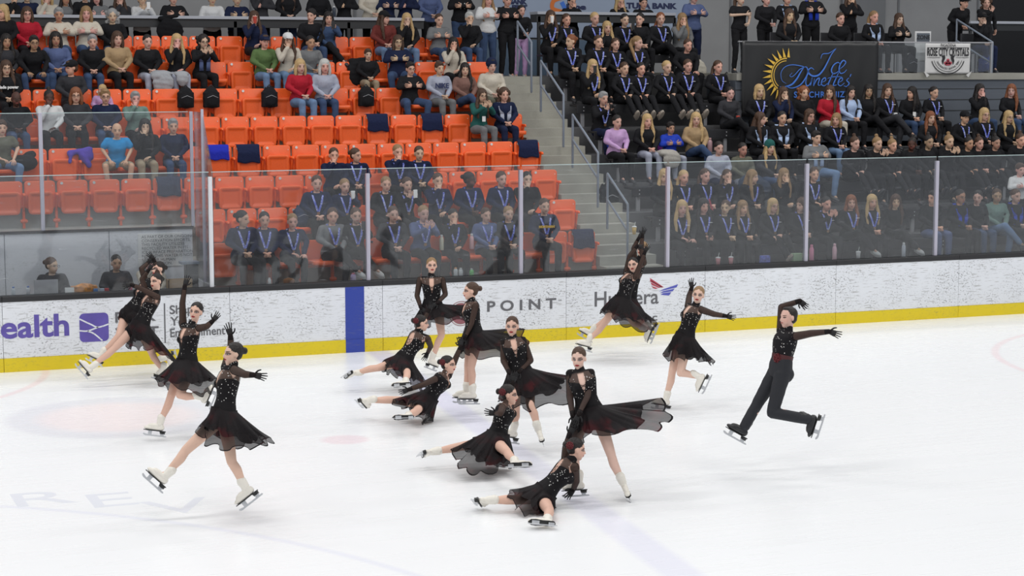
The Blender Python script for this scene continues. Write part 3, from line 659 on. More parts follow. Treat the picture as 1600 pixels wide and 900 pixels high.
# white banner
t = thing('team_banner', 'white banner reading ROSE CITY CRYSTALS hung on the platform railing', 'banner', (11.62, PY-.06, 0))
p0 = ony(1443, 115, PY-.05); p1 = ony(1514, 68, PY-.05)
WX = (p0[0]+p1[0])/2-11.62; ww = (p1[0]-p0[0])/2; wz0, wz1 = p0[2], p1[2]; WH = wz1-wz0
M['cloth_white'] = simple('white_banner_cloth', (.66, .65, .64), .8, bump=.15, bscale=5)
b_ = obj('sheet', banner_mesh(WX-ww, WX+ww, wz0, wz1, -.02, .006), M['cloth_white'], t, True); sm = b_.modifiers.new('s', 'SOLIDIFY'); sm.thickness = .004
obj('corner_flap', put(join([prism([(-.06, .08), (.08, .0), (.02, -.05)], 0, .005)]), WX-ww+.02, -.06, wz0-.03), M['cloth_white'], t); obj('corner_flap', put(join([prism([(.06, .08), (-.08, .0), (-.02, -.05)], 0, .005)]), WX+ww-.02, -.06, wz0-.03), M['cloth_white'], t)
def wt(s, size, u, v, w, bold=0, mat='letter_black'):
    g = text_geom(s, size, bold=bold, depth=.0008); q = g[0]; q[:, 0] -= (q[:, 0].min()+q[:, 0].max())/2; q[:, 0] *= (w*2*ww)/(q[:, 0].max()-q[:, 0].min()); obj('lettering', put((q, g[1]), WX+u*ww, -.055, wz0+v*WH), M[mat], t)
wt('PASADENA', .095, 0, .93, .34); wt('ROSE CITY CRYSTALS', .23, 0, .70, .93, .006)
ln = [prism([(-ww*.93, -.005), (ww*.93, -.005), (ww*.93, .005), (-ww*.93, .005)], 0, .002)]
obj('rule', put(ln[0], WX, -.055, wz0+.86*WH), M['letter_black'], t)
obj('rule', put(prism([(-ww*.93, -.004), (-ww*.35, -.004), (-ww*.35, .004), (-ww*.93, .004)], 0, .002), WX, -.055, wz0+.53*WH), M['letter_black'], t); obj('rule', put(prism([(ww*.35, -.004), (ww*.93, -.004), (ww*.93, .004), (ww*.35, .004)], 0, .002), WX, -.055, wz0+.53*WH), M['letter_black'], t)
for r, w in ((.36, .010), (.31, .005)):
    obj('arc', put(ribbon([(r*1.15*math.cos(math.radians(195+150*i/24)), r*math.sin(math.radians(195+150*i/24))) for i in range(25)], w), WX, -.055, wz0+.56*WH), M['letter_black'], t)
bt = 'SYNCHRONIZED SKATING TEAM'; gg = []
for i, ch in enumerate(bt):
    if ch == ' ': continue
    a = math.radians(205+130*i/(len(bt)-1)); g = text_geom(ch, .06, depth=.0008); q = g[0]; c_, s_ = math.cos(a+math.pi/2), math.sin(a+math.pi/2)
    gg.append((np.stack([q[:, 0]*c_-q[:, 2]*s_+.255*1.15*math.cos(a), q[:, 1], q[:, 0]*s_+q[:, 2]*c_+.255*math.sin(a)], 1), g[1]))
obj('lettering', put(join(gg), WX, -.056, wz0+.56*WH), M['letter_black'], t)
for s in (-1, 1): obj('boot_emblem', put(prism([(s*.17, .09), (s*.08, .10), (s*.07, .04), (s*.10, -.02), (s*.13, -.1), (s*.16, -.02), (s*.14, .04)][::s], 0, .002), WX, -.056, wz0+.45*WH), M['letter_black'], t)
obj('rose_emblem', put(join([prism([(x+.04*math.cos(k*math.pi/4), z+.035*math.sin(k*math.pi/4)) for k in range(8)], 0, .002) for x, z in ((0, 0), (-.06, -.02), (.06, -.02), (0, .04), (-.03, -.04), (.03, -.04))]), WX, -.057, wz0+.38*WH), M['redprint'], t)
# zone sign and small wall signs
t = thing('folding_sign', 'grey folding sign reading ZONE behind the white banner', 'sign', (11.66, 5.62, PZ))
obj('panel', box(-.2, .2, 0, .03, .25, .88), M['sign'], t, bevel=.01); obj('face', box(-.16, .16, -.004, 0, .66, .84), M['greywall'], t); obj('lettering', put(text_geom('ZONE', .12, bold=.003, depth=.001), 0, -.007, .75), M['letter_black'], t); obj('leg', box(-.19, -.15, 0, .03, 0, .3), M['sign'], t); obj('leg', box(.15, .19, 0, .03, 0, .3), M['sign'], t)
p = ony(1359, 4, 10.95); o = obj('wall_sign', box(-.09, .09, 0, .02, -.09, .16), M['redprint'], mw=Matrix.Translation((p[0], 10.93, p[2]))); tag(o, 'small red arrow sign on the back wall', 'sign'); obj('arrow', put(prism([(-.05, .0), (.05, 0), (0, -.07)][::-1], 0, .004), 0, -.006, 0), M['white'], o); 

# ---------------------------------------------------------------- black benches
def bench(k, x0, x1, label):
    t = thing('bleacher_bench', label, 'bench', ((x0+x1)/2, .95+.85*k, FL(k)), group='black bleacher benches'); w = (x1-x0)/2
    obj('seat', box(-w, w, -.02, .30, .40, .44), M['bench'], t, bevel=.006); obj('fascia', box(-w, w, -.05, -.02, .27, .44), M['bench'], t, bevel=.004)
    for x in np.arange(-w+.12, w, 2.7):
        br = obj('bracket', join([box(x, x+.07, .0, .05, 0, .40), box(x, x+.07, .0, .28, .36, .40)]), M['bracket'], t, bevel=.004, label='grey steel bracket'); obj('bolt', join([put(prism(disc(.012, 8), -.056, -.045), x+.03, 0, .39), put(prism(disc(.012, 8), -.056, -.045), x+.03, 0, .32)]), M['steel'], br)
rn = ['lowest', 'second', 'third', 'fourth', 'fifth', 'sixth', 'seventh', 'eighth']
for k in range(8): bench(k, 3.42 if k != 0 else 3.5, 22 if k < 5 else 7.0, 'long black bleacher bench, %s from the ice' % rn[k])

# ================================================================ ORANGE SEATS
M['orange'] = simple('orange_seat_plastic', (.86, .125, .022), .38, bump=.05, bscale=50, vary=.08)
M['disc'] = simple('white_number_disc', (.75, .75, .72), .5)
def nest(rings, close=True):
    """rings of equal length -> skin + both end caps"""
    n = len(rings[0]); v = [p for r in rings for p in r]; f = []
    for i in range(len(rings)-1):
        for k in range(n): k2 = (k+1) % n; f.append((i*n+k, i*n+k2, (i+1)*n+k2, (i+1)*n+k))
    f.append(tuple(range(n-1, -1, -1))); f.append(tuple((len(rings)-1)*n+k for k in range(n)))
    return np.array(v, float), f
def pan(w, h, cz, y0, y1, r, taper=.0, rec=None, bow=.0):
    """rounded slab facing -Y with an optional recess"""
    def ring(dw, y, hh=0, c=0):
        out = []
        for x, z in rrect(w-dw, h-dw-hh, max(.008, r-dw/2)):
            out.append((x*(1-taper*(.5-z/h)), y+bow*(x/w*2)**2, z+cz+c))
        return out
    R_ = [ring(.012, y1), ring(0, y1-.006), ring(0, y0+.008), ring(.02, y0)]
    if rec:
        d, dep = rec; R_ += [ring(d, y0-.001), ring(d+.02, y0+dep), ring(d+.10, y0+dep*1.1)]
    return nest(R_)
back_me = mesh_from('backrest', join([pan(.50, .46, .55, -.02, .035, .06, bow=-.03)]), True)
panup_me = mesh_from('seat_pan', join([pan(.42, .38, .42, -.115, -.045, .07, .06, (.10, .014), bow=-.01)]), True)
v, f = pan(.42, .38, 0, -.035, .035, .07, .06, (.10, .014)); v = np.stack([v[:, 0], v[:, 2]-.25, -v[:, 1]+.43], 1); pandn_me = mesh_from('seat_pan', (v, f), True)
arm_me = mesh_from('armrest', join([pan(.05, .05, .56, -.16, .0, .02), capsule(V(0, -.02, .30), V(0, -.08, .56), .02, .022, 8), capsule(V(0, -.15, .555), V(0, -.17, .55), .026, .022, 8)]), True)
brk_me = mesh_from('bracket', join([box(-.02, .02, -.02, .05, 0, .4), capsule(V(-.03, -.02, .12), V(.03, -.02, .12), .035, .035, 8)]), False)
disc_me = mesh_from('number_plate', put(prism(disc(.024, 14), -.006, 0), -.175, -.048, .735))
riv_me = mesh_from('rivet', put(prism(disc(.008, 6), -.004, 0), .205, -.045, .70))
for me in (back_me, panup_me, pandn_me, arm_me): me.materials.append(M['orange'])
brk_me.materials.append(M['orange']); disc_me.materials.append(M['disc']); riv_me.materials.append(M['white'])
ROWX = {}
def seat(k, X, up, label):
    t = bpy.data.objects.new('stadium_seat', None); COL.objects.link(t); t.location = (X, YB(k), FL(k)); tag(t, label, 'seat', 'orange stadium seats'); t.empty_display_size = .1
    for nm, me in (('backrest', back_me), ('seat_pan', panup_me if up else pandn_me), ('number_plate', disc_me), ('rivet', riv_me)):
        link(nm, me, parent=t)
    link('armrest', arm_me, parent=t, mw=Matrix.Translation((.265, 0, 0))); link('bracket', brk_me, parent=t, mw=Matrix.Translation((.265, 0, 0)))
    return t
LEFTX = {0: -4.85, 1: -4.85, 2: -8.9, 3: -8.9, 4: -8.9, 5: -8.6, 6: -8.3, 7: -8.0}
rowname = ['front', 'second', 'third', 'fourth', 'fifth', 'sixth', 'seventh', 'top']
# occupied seats: x in the picture (converted to seat numbers counted from the steps)
def seatx(k, i): return 1.84 - .532*i
def nearest_seat(k, X): return int(round((1.84-X)/.532))

# ================================================================ PEOPLE: geometry
def torso_secs(Pv, Nk, hr, sr, fwd0, bulk=1.0, male=False, extra=0.0):
    """elliptical sections from crotch to neck; hr/sr = right axis at hips/shoulders, fwd0 = forward"""
    up = unit(Nk-Pv); L = np.linalg.norm(Nk-Pv)
    T = [(-.15, .085, .075, 0), (-.07, .135, .105, -.01), (.04, .160, .115, -.012), (.16, .150, .108, -.005), (.32, .120, .092, .0), (.42, .114, .088, .003), (.56, .125, .100, .012), (.72, .140, .112, .018), (.84, .148, .100, .008), (.93, .125, .080, 0), (1.0, .07, .062, 0)]
    if male: T = [(-.15, .09, .08, 0), (-.07, .135, .105, -.01), (.04, .155, .115, -.012), (.16, .148, .108, -.0), (.32, .135, .098, .0), (.42, .135, .098, .003), (.56, .150, .108, .006), (.72, .165, .115, .008), (.84, .172, .105, .004), (.93, .14, .085, 0), (1.0, .075, .07, 0)]
    out = []
    for t, rx, ry, off in T:
        a = unit(hr*(1-min(1, max(0, t)))+sr*min(1, max(0, t))); a = unit(a-up*np.dot(a, up)); f = np.cross(up, a)
        out.append((Pv+up*L*t+f*off, a*(rx*bulk+extra), f*(ry*bulk+extra)))
    return out, up
HEAD_PARTS = None
def head_parts():
    return [ellip((0, -.014, .026), .075, .094, .088, 18), ellip((0, .022, -.034), .060, .066, .082, 16), ellip((0, .052, -.092), .026, .026, .022, 10),
            capsule(V(0, .084, .004), V(0, .100, -.026), .009, .013, 8), ellip((0, .082, -.056), .022, .014, .013, 8), ellip((.075, -.012, -.012), .011, .02, .031, 8), ellip((-.075, -.012, -.012), .011, .02, .031, 8), ellip((0, .066, .026), .05, .02, .014, 8)]
def hand_geom(wr, d, n, thumb_side, curl=.35, splay=.12, seg=6, s=1.0):
    """palm and five fingers; d towards fingers, n palm normal, thumb_side +1/-1 along d x n"""
    d = unit(d); n = unit(n-d*np.dot(n, d)); sd = np.cross(d, n)*thumb_side
    P = []
    P.append(rings_mesh([(wr, sd*.022*s, n*.016*s), (wr+d*.03*s, sd*.032*s, n*.015*s), (wr+d*.075*s, sd*.038*s, n*.013*s), (wr+d*.09*s, sd*.034*s, n*.009*s)], 8))
    for i, (off, ln, r) in enumerate(((.029, .066, .0078), (.010, .075, .0082), (-.010, .070, .0078), (-.028, .055, .007))):
        ang = splay*(1.5-i)*.8; b = wr+d*.082*s+sd*off*s; cur = curl*(1+.12*i)
        dd = unit(d*math.cos(ang)+sd*math.sin(ang)); p = b
        for j, fr in enumerate((.45, .32, .27)):
            c_ = cur*(j+.5); q = p+unit(dd*math.cos(c_)+n*math.sin(c_))*ln*fr*s; P.append(capsule(p, q, r*s*(1-.1*j), r*s*(.9-.1*j), seg, 1)); p = q
    b = wr+d*.022*s+sd*.024*s; q = b+unit(d*.55+sd*.8+n*.25)*.038*s; P.append(capsule(b, q, .0105*s, .0095*s, seg, 1)); P.append(capsule(q, q+unit(d*.85+sd*.45+n*.3)*.034*s, .0092*s, .0075*s, seg, 1))
    return join(P)
def merge_mesh(me, vf, name):
    """append loose geometry to a remeshed body (same object)"""
    c = coords(me); f = [tuple(p.vertices) for p in me.polygons]; m2 = mesh_from(name, join([(c, f), vf]), True); bpy.data.meshes.remove(me); return m2
def head_matrix(center, fwd, up):
    f = unit(fwd); u = unit(up-f*np.dot(up, f)); r = np.cross(f, u)
    return frame(r, f, u, center)
def hc_attr(me, HM, s=1.0):
    c = coords(me); inv = np.linalg.inv(HM); h = c@inv[:3, :3].T+inv[:3, 3]; h = h/s
    far = np.linalg.norm(h, axis=1) > .16; h[far] = (0, -1, 0); set_vec(me, 'hc', h)

# hair (head frame, origin at eye height in the middle of the head)
def hair_mesh(style):
    vx = .0095
    if style == 'short': p = [ellip((0, -.024, .039), .083, .099, .092, 18), ellip((0, -.045, -.012), .074, .066, .068, 14), ellip((0, .03, .092), .055, .048, .028, 12)]
    elif style == 'crop': p = [ellip((0, -.030, .036), .0815, .094, .088, 18), ellip((0, -.05, -.014), .072, .060, .064, 14), ellip((0, .015, .098), .048, .045, .022, 12)]
    elif style == 'bun': p = [ellip((0, -.026, .0385), .0805, .0975, .089, 18), ellip((0, -.05, -.008), .070, .055, .060, 14), ellip((0, -.135, .03), .038, .030, .038, 12)]
    elif style == 'topbun': p = [ellip((0, -.026, .0385), .0805, .0975, .089, 18), ellip((0, -.05, -.008), .070, .055, .060, 14), ellip((0, -.06, .145), .036, .036, .030, 12)]
    elif style == 'pony': p = [ellip((0, -.026, .0385), .0805, .0975, .089, 18), ellip((0, -.05, -.008), .070, .055, .060, 14), capsule(V(0, -.12, .05), V(.03, -.13, -.05), .03, .035, 10), capsule(V(.03, -.13, -.05), V(.11, -.02, -.18), .035, .03, 10), capsule(V(.11, -.02, -.18), V(.12, .05, -.33), .03, .016, 10)]
    elif style == 'bob':
        p = [ellip((0, -.022, .040), .087, .099, .093, 18)]
        for s in (-1, 1): p += [capsule(V(s*.070, -.005, .03), V(s*.082, .0, -.07), .028, .033, 10), capsule(V(s*.082, .0, -.07), V(s*.080, .01, -.135), .033, .024, 10)]
        p += [capsule(V(0, -.08, .0), V(0, -.075, -.13), .055, .06, 12)]
    elif style == 'curly':
        p = [ellip((0, -.03, .04), .095, .100, .098, 16)]
        r = np.random.RandomState(5)
        for i in range(26):
            a = r.uniform(-.4, math.pi+.4); p.append(ellip((.10*math.cos(a+0)*(1 if i % 2 else -1), -.03-.03*r.rand(), .06-.22*r.rand()), .032, .032, .034, 8))
        p += [capsule(V(0, -.08, .0), V(0, -.08, -.12), .07, .07, 12)]
    else:  # long
        p = [ellip((0, -.022, .040), .087, .099, .093, 18)]
        for s in (-1, 1):
            p += [capsule(V(s*.066, -.005, .04), V(s*.083, .0, -.07), .026, .030, 10), capsule(V(s*.083, .0, -.07), V(s*.105, .04, -.2), .032, .036, 10), capsule(V(s*.105, .04, -.2), V(s*.095, .085, -.37), .034, .018, 10)]
        p += [capsule(V(0, -.08, .0), V(0, -.10, -.22), .055, .075, 12)]
    me = remesh(p, vx, 3, 'hair_'+style)
    c = coords(me); n = np.empty(len(me.vertices)*3); me.vertices.foreach_get('normal', n); n = n.reshape(-1, 3)
    amp = .0035 if style in ('long', 'bob', 'curly', 'pony') else .0012
    ang = np.arctan2(c[:, 0], c[:, 1]); c = c + n*(amp*np.sin(ang*34+np.sin(c[:, 2]*30)*1.2))[:, None]; me.vertices.foreach_set('co', c.ravel()); me.update()
    return me
HAIR = {}
def get_hair(s):
    if s not in HAIR: HAIR[s] = hair_mesh(s); HAIR[s].materials.append(M['hair'])
    return HAIR[s]
CACHE = {}
def cached(key, fn):
    if key not in CACHE: CACHE[key] = fn()
    return CACHE[key]
cap_me = lambda: cached('cap', lambda: remesh([ellip((0, -.018, .052), .090, .104, .080, 18), capsule(V(-.03, .09, .05), V(.03, .09, .05), .02, .02, 8), ellip((0, .125, .048), .062, .062, .009, 14)], .008, 3, 'cap'))
beanie_me = lambda: cached('beanie', lambda: remesh([ellip((0, -.02, .06), .090, .104, .085, 18), capsule(V(0, -.02, .03), V(0, -.02, .05), .098, .098, 18)], .009, 3, 'beanie'))

# spectators ------------------------------------------------------------
ARMS = {  # (elbow, wrist, finger direction, palm normal) for the left side (x<0 is the person's left); mirrored for the right
 'lap':   ((-.235, .03, .78), (-.06, .27, .64), (.7, .6, -.2), (0, 0, -1)),
 'knee':  ((-.25, .06, .80), (-.13, .33, .62), (.1, 1, -.3), (0, 0, -1)),
 'cross': ((-.25, .07, .80), (.04, .21, .82), (1, .15, .05), (0, -1, 0)),
 'chin':  ((-.16, .20, .80), (-.035, .20, 1.01), (.2, -.3, 1), (.3, -1, 0)),
 'phone': ((-.20, .16, .82), (-.06, .30, .93), (.3, .3, 1), (.3, -1, 0)),
 'up':    ((-.27, .10, 1.12), (-.15, .16, 1.36), (.1, 0, 1), (0, 1, 0)),
 'side':  ((-.27, -.02, .78), (-.24, .05, .55), (0, .1, -1), (1, 0, 0)),
}
def seated(arms, legs, lean, turn, stand=False):
    """joint dict in the person's own frame, facing +Y, floor at z=0, right = +X"""
    J = {}
    z0 = .92 if stand else .52
    P_ = V(0, .0, z0); sp = V(0, math.sin(lean), math.cos(lean)); Nk = P_+sp*.47
    J['pelvis'] = P_; J['neck'] = Nk; up = sp; J['up'] = up
    hd = Nk+V(0, .035, .0)+sp*.15; J['head'] = hd
    J['hfwd'] = V(math.sin(turn), math.cos(turn), -.12)
    for i, s in enumerate((-1, 1)):
        a = arms[i]; e, w, fd, pn = ARMS[a]
        dz = (z0-.52)
        rot = lambda q: P_+V(q[0]*1, 0, 0)+V(0, 1, 0)*((q[1])*math.cos(lean)+(q[2]-.52)*math.sin(lean)*.85)+V(0, 0, 1)*((q[2]-.52)*math.cos(lean)-q[1]*math.sin(lean)*.3)
        J['sh%d' % i] = Nk+V(s*.165, 0, 0)-sp*.045
        m = V(-s, 1, 1); J['el%d' % i] = rot(V(*e)*m); J['wr%d' % i] = rot(V(*w)*m); J['fd%d' % i] = V(*fd)*m; J['pn%d' % i] = V(*pn)*m
        J['hip%d' % i] = P_+V(s*.09, 0, -.02)
        if stand: J['kn%d' % i] = V(s*.10, .03, .50); J['an%d' % i] = V(s*.11, -.01, .09); J['toe%d' % i] = V(s*.13, .14, .03)
        elif legs == 'down': J['kn%d' % i] = V(s*.11, .42, .50); J['an%d' % i] = V(s*.10, .43, .09); J['toe%d' % i] = V(s*.11, .60, .03)
        elif legs == 'wide': J['kn%d' % i] = V(s*.22, .40, .50); J['an%d' % i] = V(s*.17, .40, .09); J['toe%d' % i] = V(s*.22, .56, .03)
        elif legs == 'out': J['kn%d' % i] = V(s*.09, .42, .56); J['an%d' % i] = V(s*.08, .72, .24); J['toe%d' % i] = V(s*.10, .83, .36)
        elif legs == 'cross':
            if i == 0: J['kn0'] = V(-.09, .42, .50); J['an0'] = V(-.05, .40, .09); J['toe0'] = V(-.05, .57, .03)
            else: J['kn1'] = V(.04, .44, .62); J['an1'] = V(-.18, .60, .32); J['toe1'] = V(-.25, .72, .26)
    return J
def person_meshes(key):
    arms, legs, lean, turn, stand, tee, shorts, big = key
    J = seated(arms, legs, lean, turn, stand)
    X = V(1, 0, 0); secs, up = torso_secs(J['pelvis'], J['neck'], X, X, V(0, 1, 0), bulk=big)
    HM = head_matrix(J['head'], J['hfwd'], V(0, 0, 1)); HM1 = HM.copy(); HM[:3, :3] *= 1.09
    hp = [xf(p, HM) for p in head_parts()]
    body = [rings_mesh(secs, 16)] + hp + [capsule(J['neck']-up*.05, J['head']-V(0, .03, .05), .052, .048, 10)]
    for i in (0, 1):
        body += [capsule(J['neck']-up*.06, J['sh%d' % i], .055, .05, 10), capsule(J['sh%d' % i], J['el%d' % i], .046, .036, 10), capsule(J['el%d' % i], J['wr%d' % i], .036, .024, 10), capsule(J['hip%d' % i], J['kn%d' % i], .082*big, .055, 10), capsule(J['kn%d' % i], J['an%d' % i], .054, .036, 10), capsule(J['an%d' % i], J['an%d' % i]*.55+J['toe%d' % i]*.45, .032, .018, 10)]
    bm = remesh(body, .0125, 4, 'body')
    hands = []
    for i, s in enumerate((-1, 1)):
        fd = J['fd%d' % i]; pn = J['pn%d' % i]; pn = unit(pn-unit(fd)*np.dot(pn, unit(fd)))
        hands.append(hand_geom(J['wr%d' % i]-unit(fd)*.01, fd, pn, 1 if i == 1 else -1, curl=.45, seg=5, s=1.05))
    bm = merge_mesh(bm, join(hands), 'body'); hc_attr(bm, HM1, 1.09); bm.materials.append(M['skin'])
    # top
    ts, _ = torso_secs(J['pelvis'], J['neck'], X, X, V(0, 1, 0), bulk=big*1.04, extra=.018)
    tp = [rings_mesh(ts[1:], 18)]
    for i in (0, 1):
        sh, el, wr = J['sh%d' % i], J['el%d' % i], J['wr%d' % i]
        tp.append(capsule(J['neck']-up*.07, sh, .065, .066, 12))
        if tee: tp.append(capsule(sh, sh+(el-sh)*.6, .066, .068, 12))
        else: tp += [capsule(sh, el, .064*big, .054*big, 12), capsule(el, wr-unit(wr-el)*.01, .054*big, .038, 12)]
    if not tee: tp += [capsule(J['neck']-V(.05, .02, .02), J['neck']+V(.05, -.02, -.02), .05, .05, 10), ellip(J['neck']-up*.02-V(0, .075, 0), .10, .055, .06, 12)]
    tm = remesh(tp, .014, 3, 'top'); wrinkle(tm, .006); tm.materials.append(M['cloth'])
    lg = [rings_mesh(torso_secs(J['pelvis'], J['neck'], X, X, V(0, 1, 0), bulk=big, extra=.012)[0][:4], 16)]
    for i in (0, 1):
        h, k, a = J['hip%d' % i], J['kn%d' % i], J['an%d' % i]
        if shorts: lg.append(capsule(h, h+(k-h)*.85, .098*big, .082, 12))
        else: lg += [capsule(h, k, .096*big, .070, 12), capsule(k, a-unit(a-k)*.02, .068, .052, 12)]
    lm = remesh(lg, .014, 3, 'trousers'); wrinkle(lm, .005, .8); lm.materials.append(M['cloth'])
    sh_ = []
    for i in (0, 1):
        d = unit(J['toe%d' % i]-J['an%d' % i]); dn = unit(J['an%d' % i]-J['kn%d' % i]); sh_.append((J['an%d' % i], d, dn))
    neck = J['neck']; chest = J['pelvis']+up*.30+np.cross(up, X)*0
    return dict(body=bm, top=tm, trousers=lm, HM=HM, shoes=sh_, neck=neck, up=up, pelvis=J['pelvis'], J=J)
def shoe_local():
    up = [ellip((.055, 0, -.045), .120, .048, .042, 14), ellip((-.01, 0, -.02), .052, .046, .055, 12)]
    sole = [ellip((.055, 0, -.078), .130, .052, .016, 14)]
    a = remesh(up+sole, .009, 2, 'shoe'); a.materials.append(M['leather']); return a
SHOE = shoe_local()
def lanyard_geom(J):
    n = J['neck']; up = J['up']; f = np.cross(up, V(1, 0, 0)); f = f if f[1] > 0 else -f
    a = []
    for s in (-1, 1):
        p = [n+V(s*.075, 0, 0)+up*.02-f*.02, n+V(s*.082, 0, 0)+f*.108-up*.045, n+V(s*.055, 0, 0)+f*.155-up*.15, n+V(s*.008, 0, 0)+f*.165-up*.29]
        for i in range(3):
            d = unit(p[i+1]-p[i]); w = unit(np.cross(d, f)) if i else V(1, 0, 0); a.append(rings_mesh([(p[i], w*.016, f*.004), (p[i+1], w*.016, f*.004)], 6))
    m = rings_mesh([(n+f*.168-up*.32, V(.026, 0, 0), up*.026), (n+f*.174-up*.32, V(.026, 0, 0), up*.026)], 14)
    return join(a), m
def scarf_geom(J):
    n = J['neck']; up = J['up']; f = np.cross(up, V(1, 0, 0)); f = f if f[1] > 0 else -f; a = []
    for s in (-1, 1):
        p = [n+V(s*.09, 0, 0)+up*.03-f*.03, n+V(s*.09, 0, 0)+f*.08-up*.06, n+V(s*.07, 0, 0)+f*.14-up*.2, n+V(s*.065, 0, 0)+f*.15-up*.36]
        for i in range(3): a.append(rings_mesh([(p[i], V(.04, 0, 0), f*.012), (p[i+1], V(.042, 0, 0), f*.012)], 8))
    return join(a)
TOPC = dict(black=(.012, .012, .014), charcoal=(.035, .035, .04), navy=(.012, .018, .05), cream=(.55, .50, .42), white=(.62, .62, .62), grey=(.16, .165, .17), red=(.38, .015, .03), tan=(.36, .25, .14), green=(.10, .16, .06), teal=(.02, .10, .09), sage=(.16, .24, .21), rust=(.16, .035, .03), blue=(.02, .05, .42), bright=(.02, .28, .62), lilac=(.50, .32, .55), slate=(.09, .12, .24), plaid=(.20, .11, .09), silver=(.35, .37, .45), lightblue=(.38, .48, .68), brown=(.08, .04, .03), denim=(.045, .075, .15), lightdenim=(.14, .22, .36), aqua=(.33, .60, .66), olive=(.12, .12, .09), khaki=(.32, .26, .18))
HC = dict(blond=(.50, .34, .16), brown=(.07, .035, .02), dark=(.014, .010, .009), auburn=(.22, .075, .03), grey=(.28, .28, .28), white=(.5, .5, .48), sandy=(.28, .17, .08))
SK = dict(f=(.62, .38, .28), t=(.42, .24, .16), d=(.075, .035, .022), p=(.70, .46, .36))
PEOPLE_COUNT = [0]
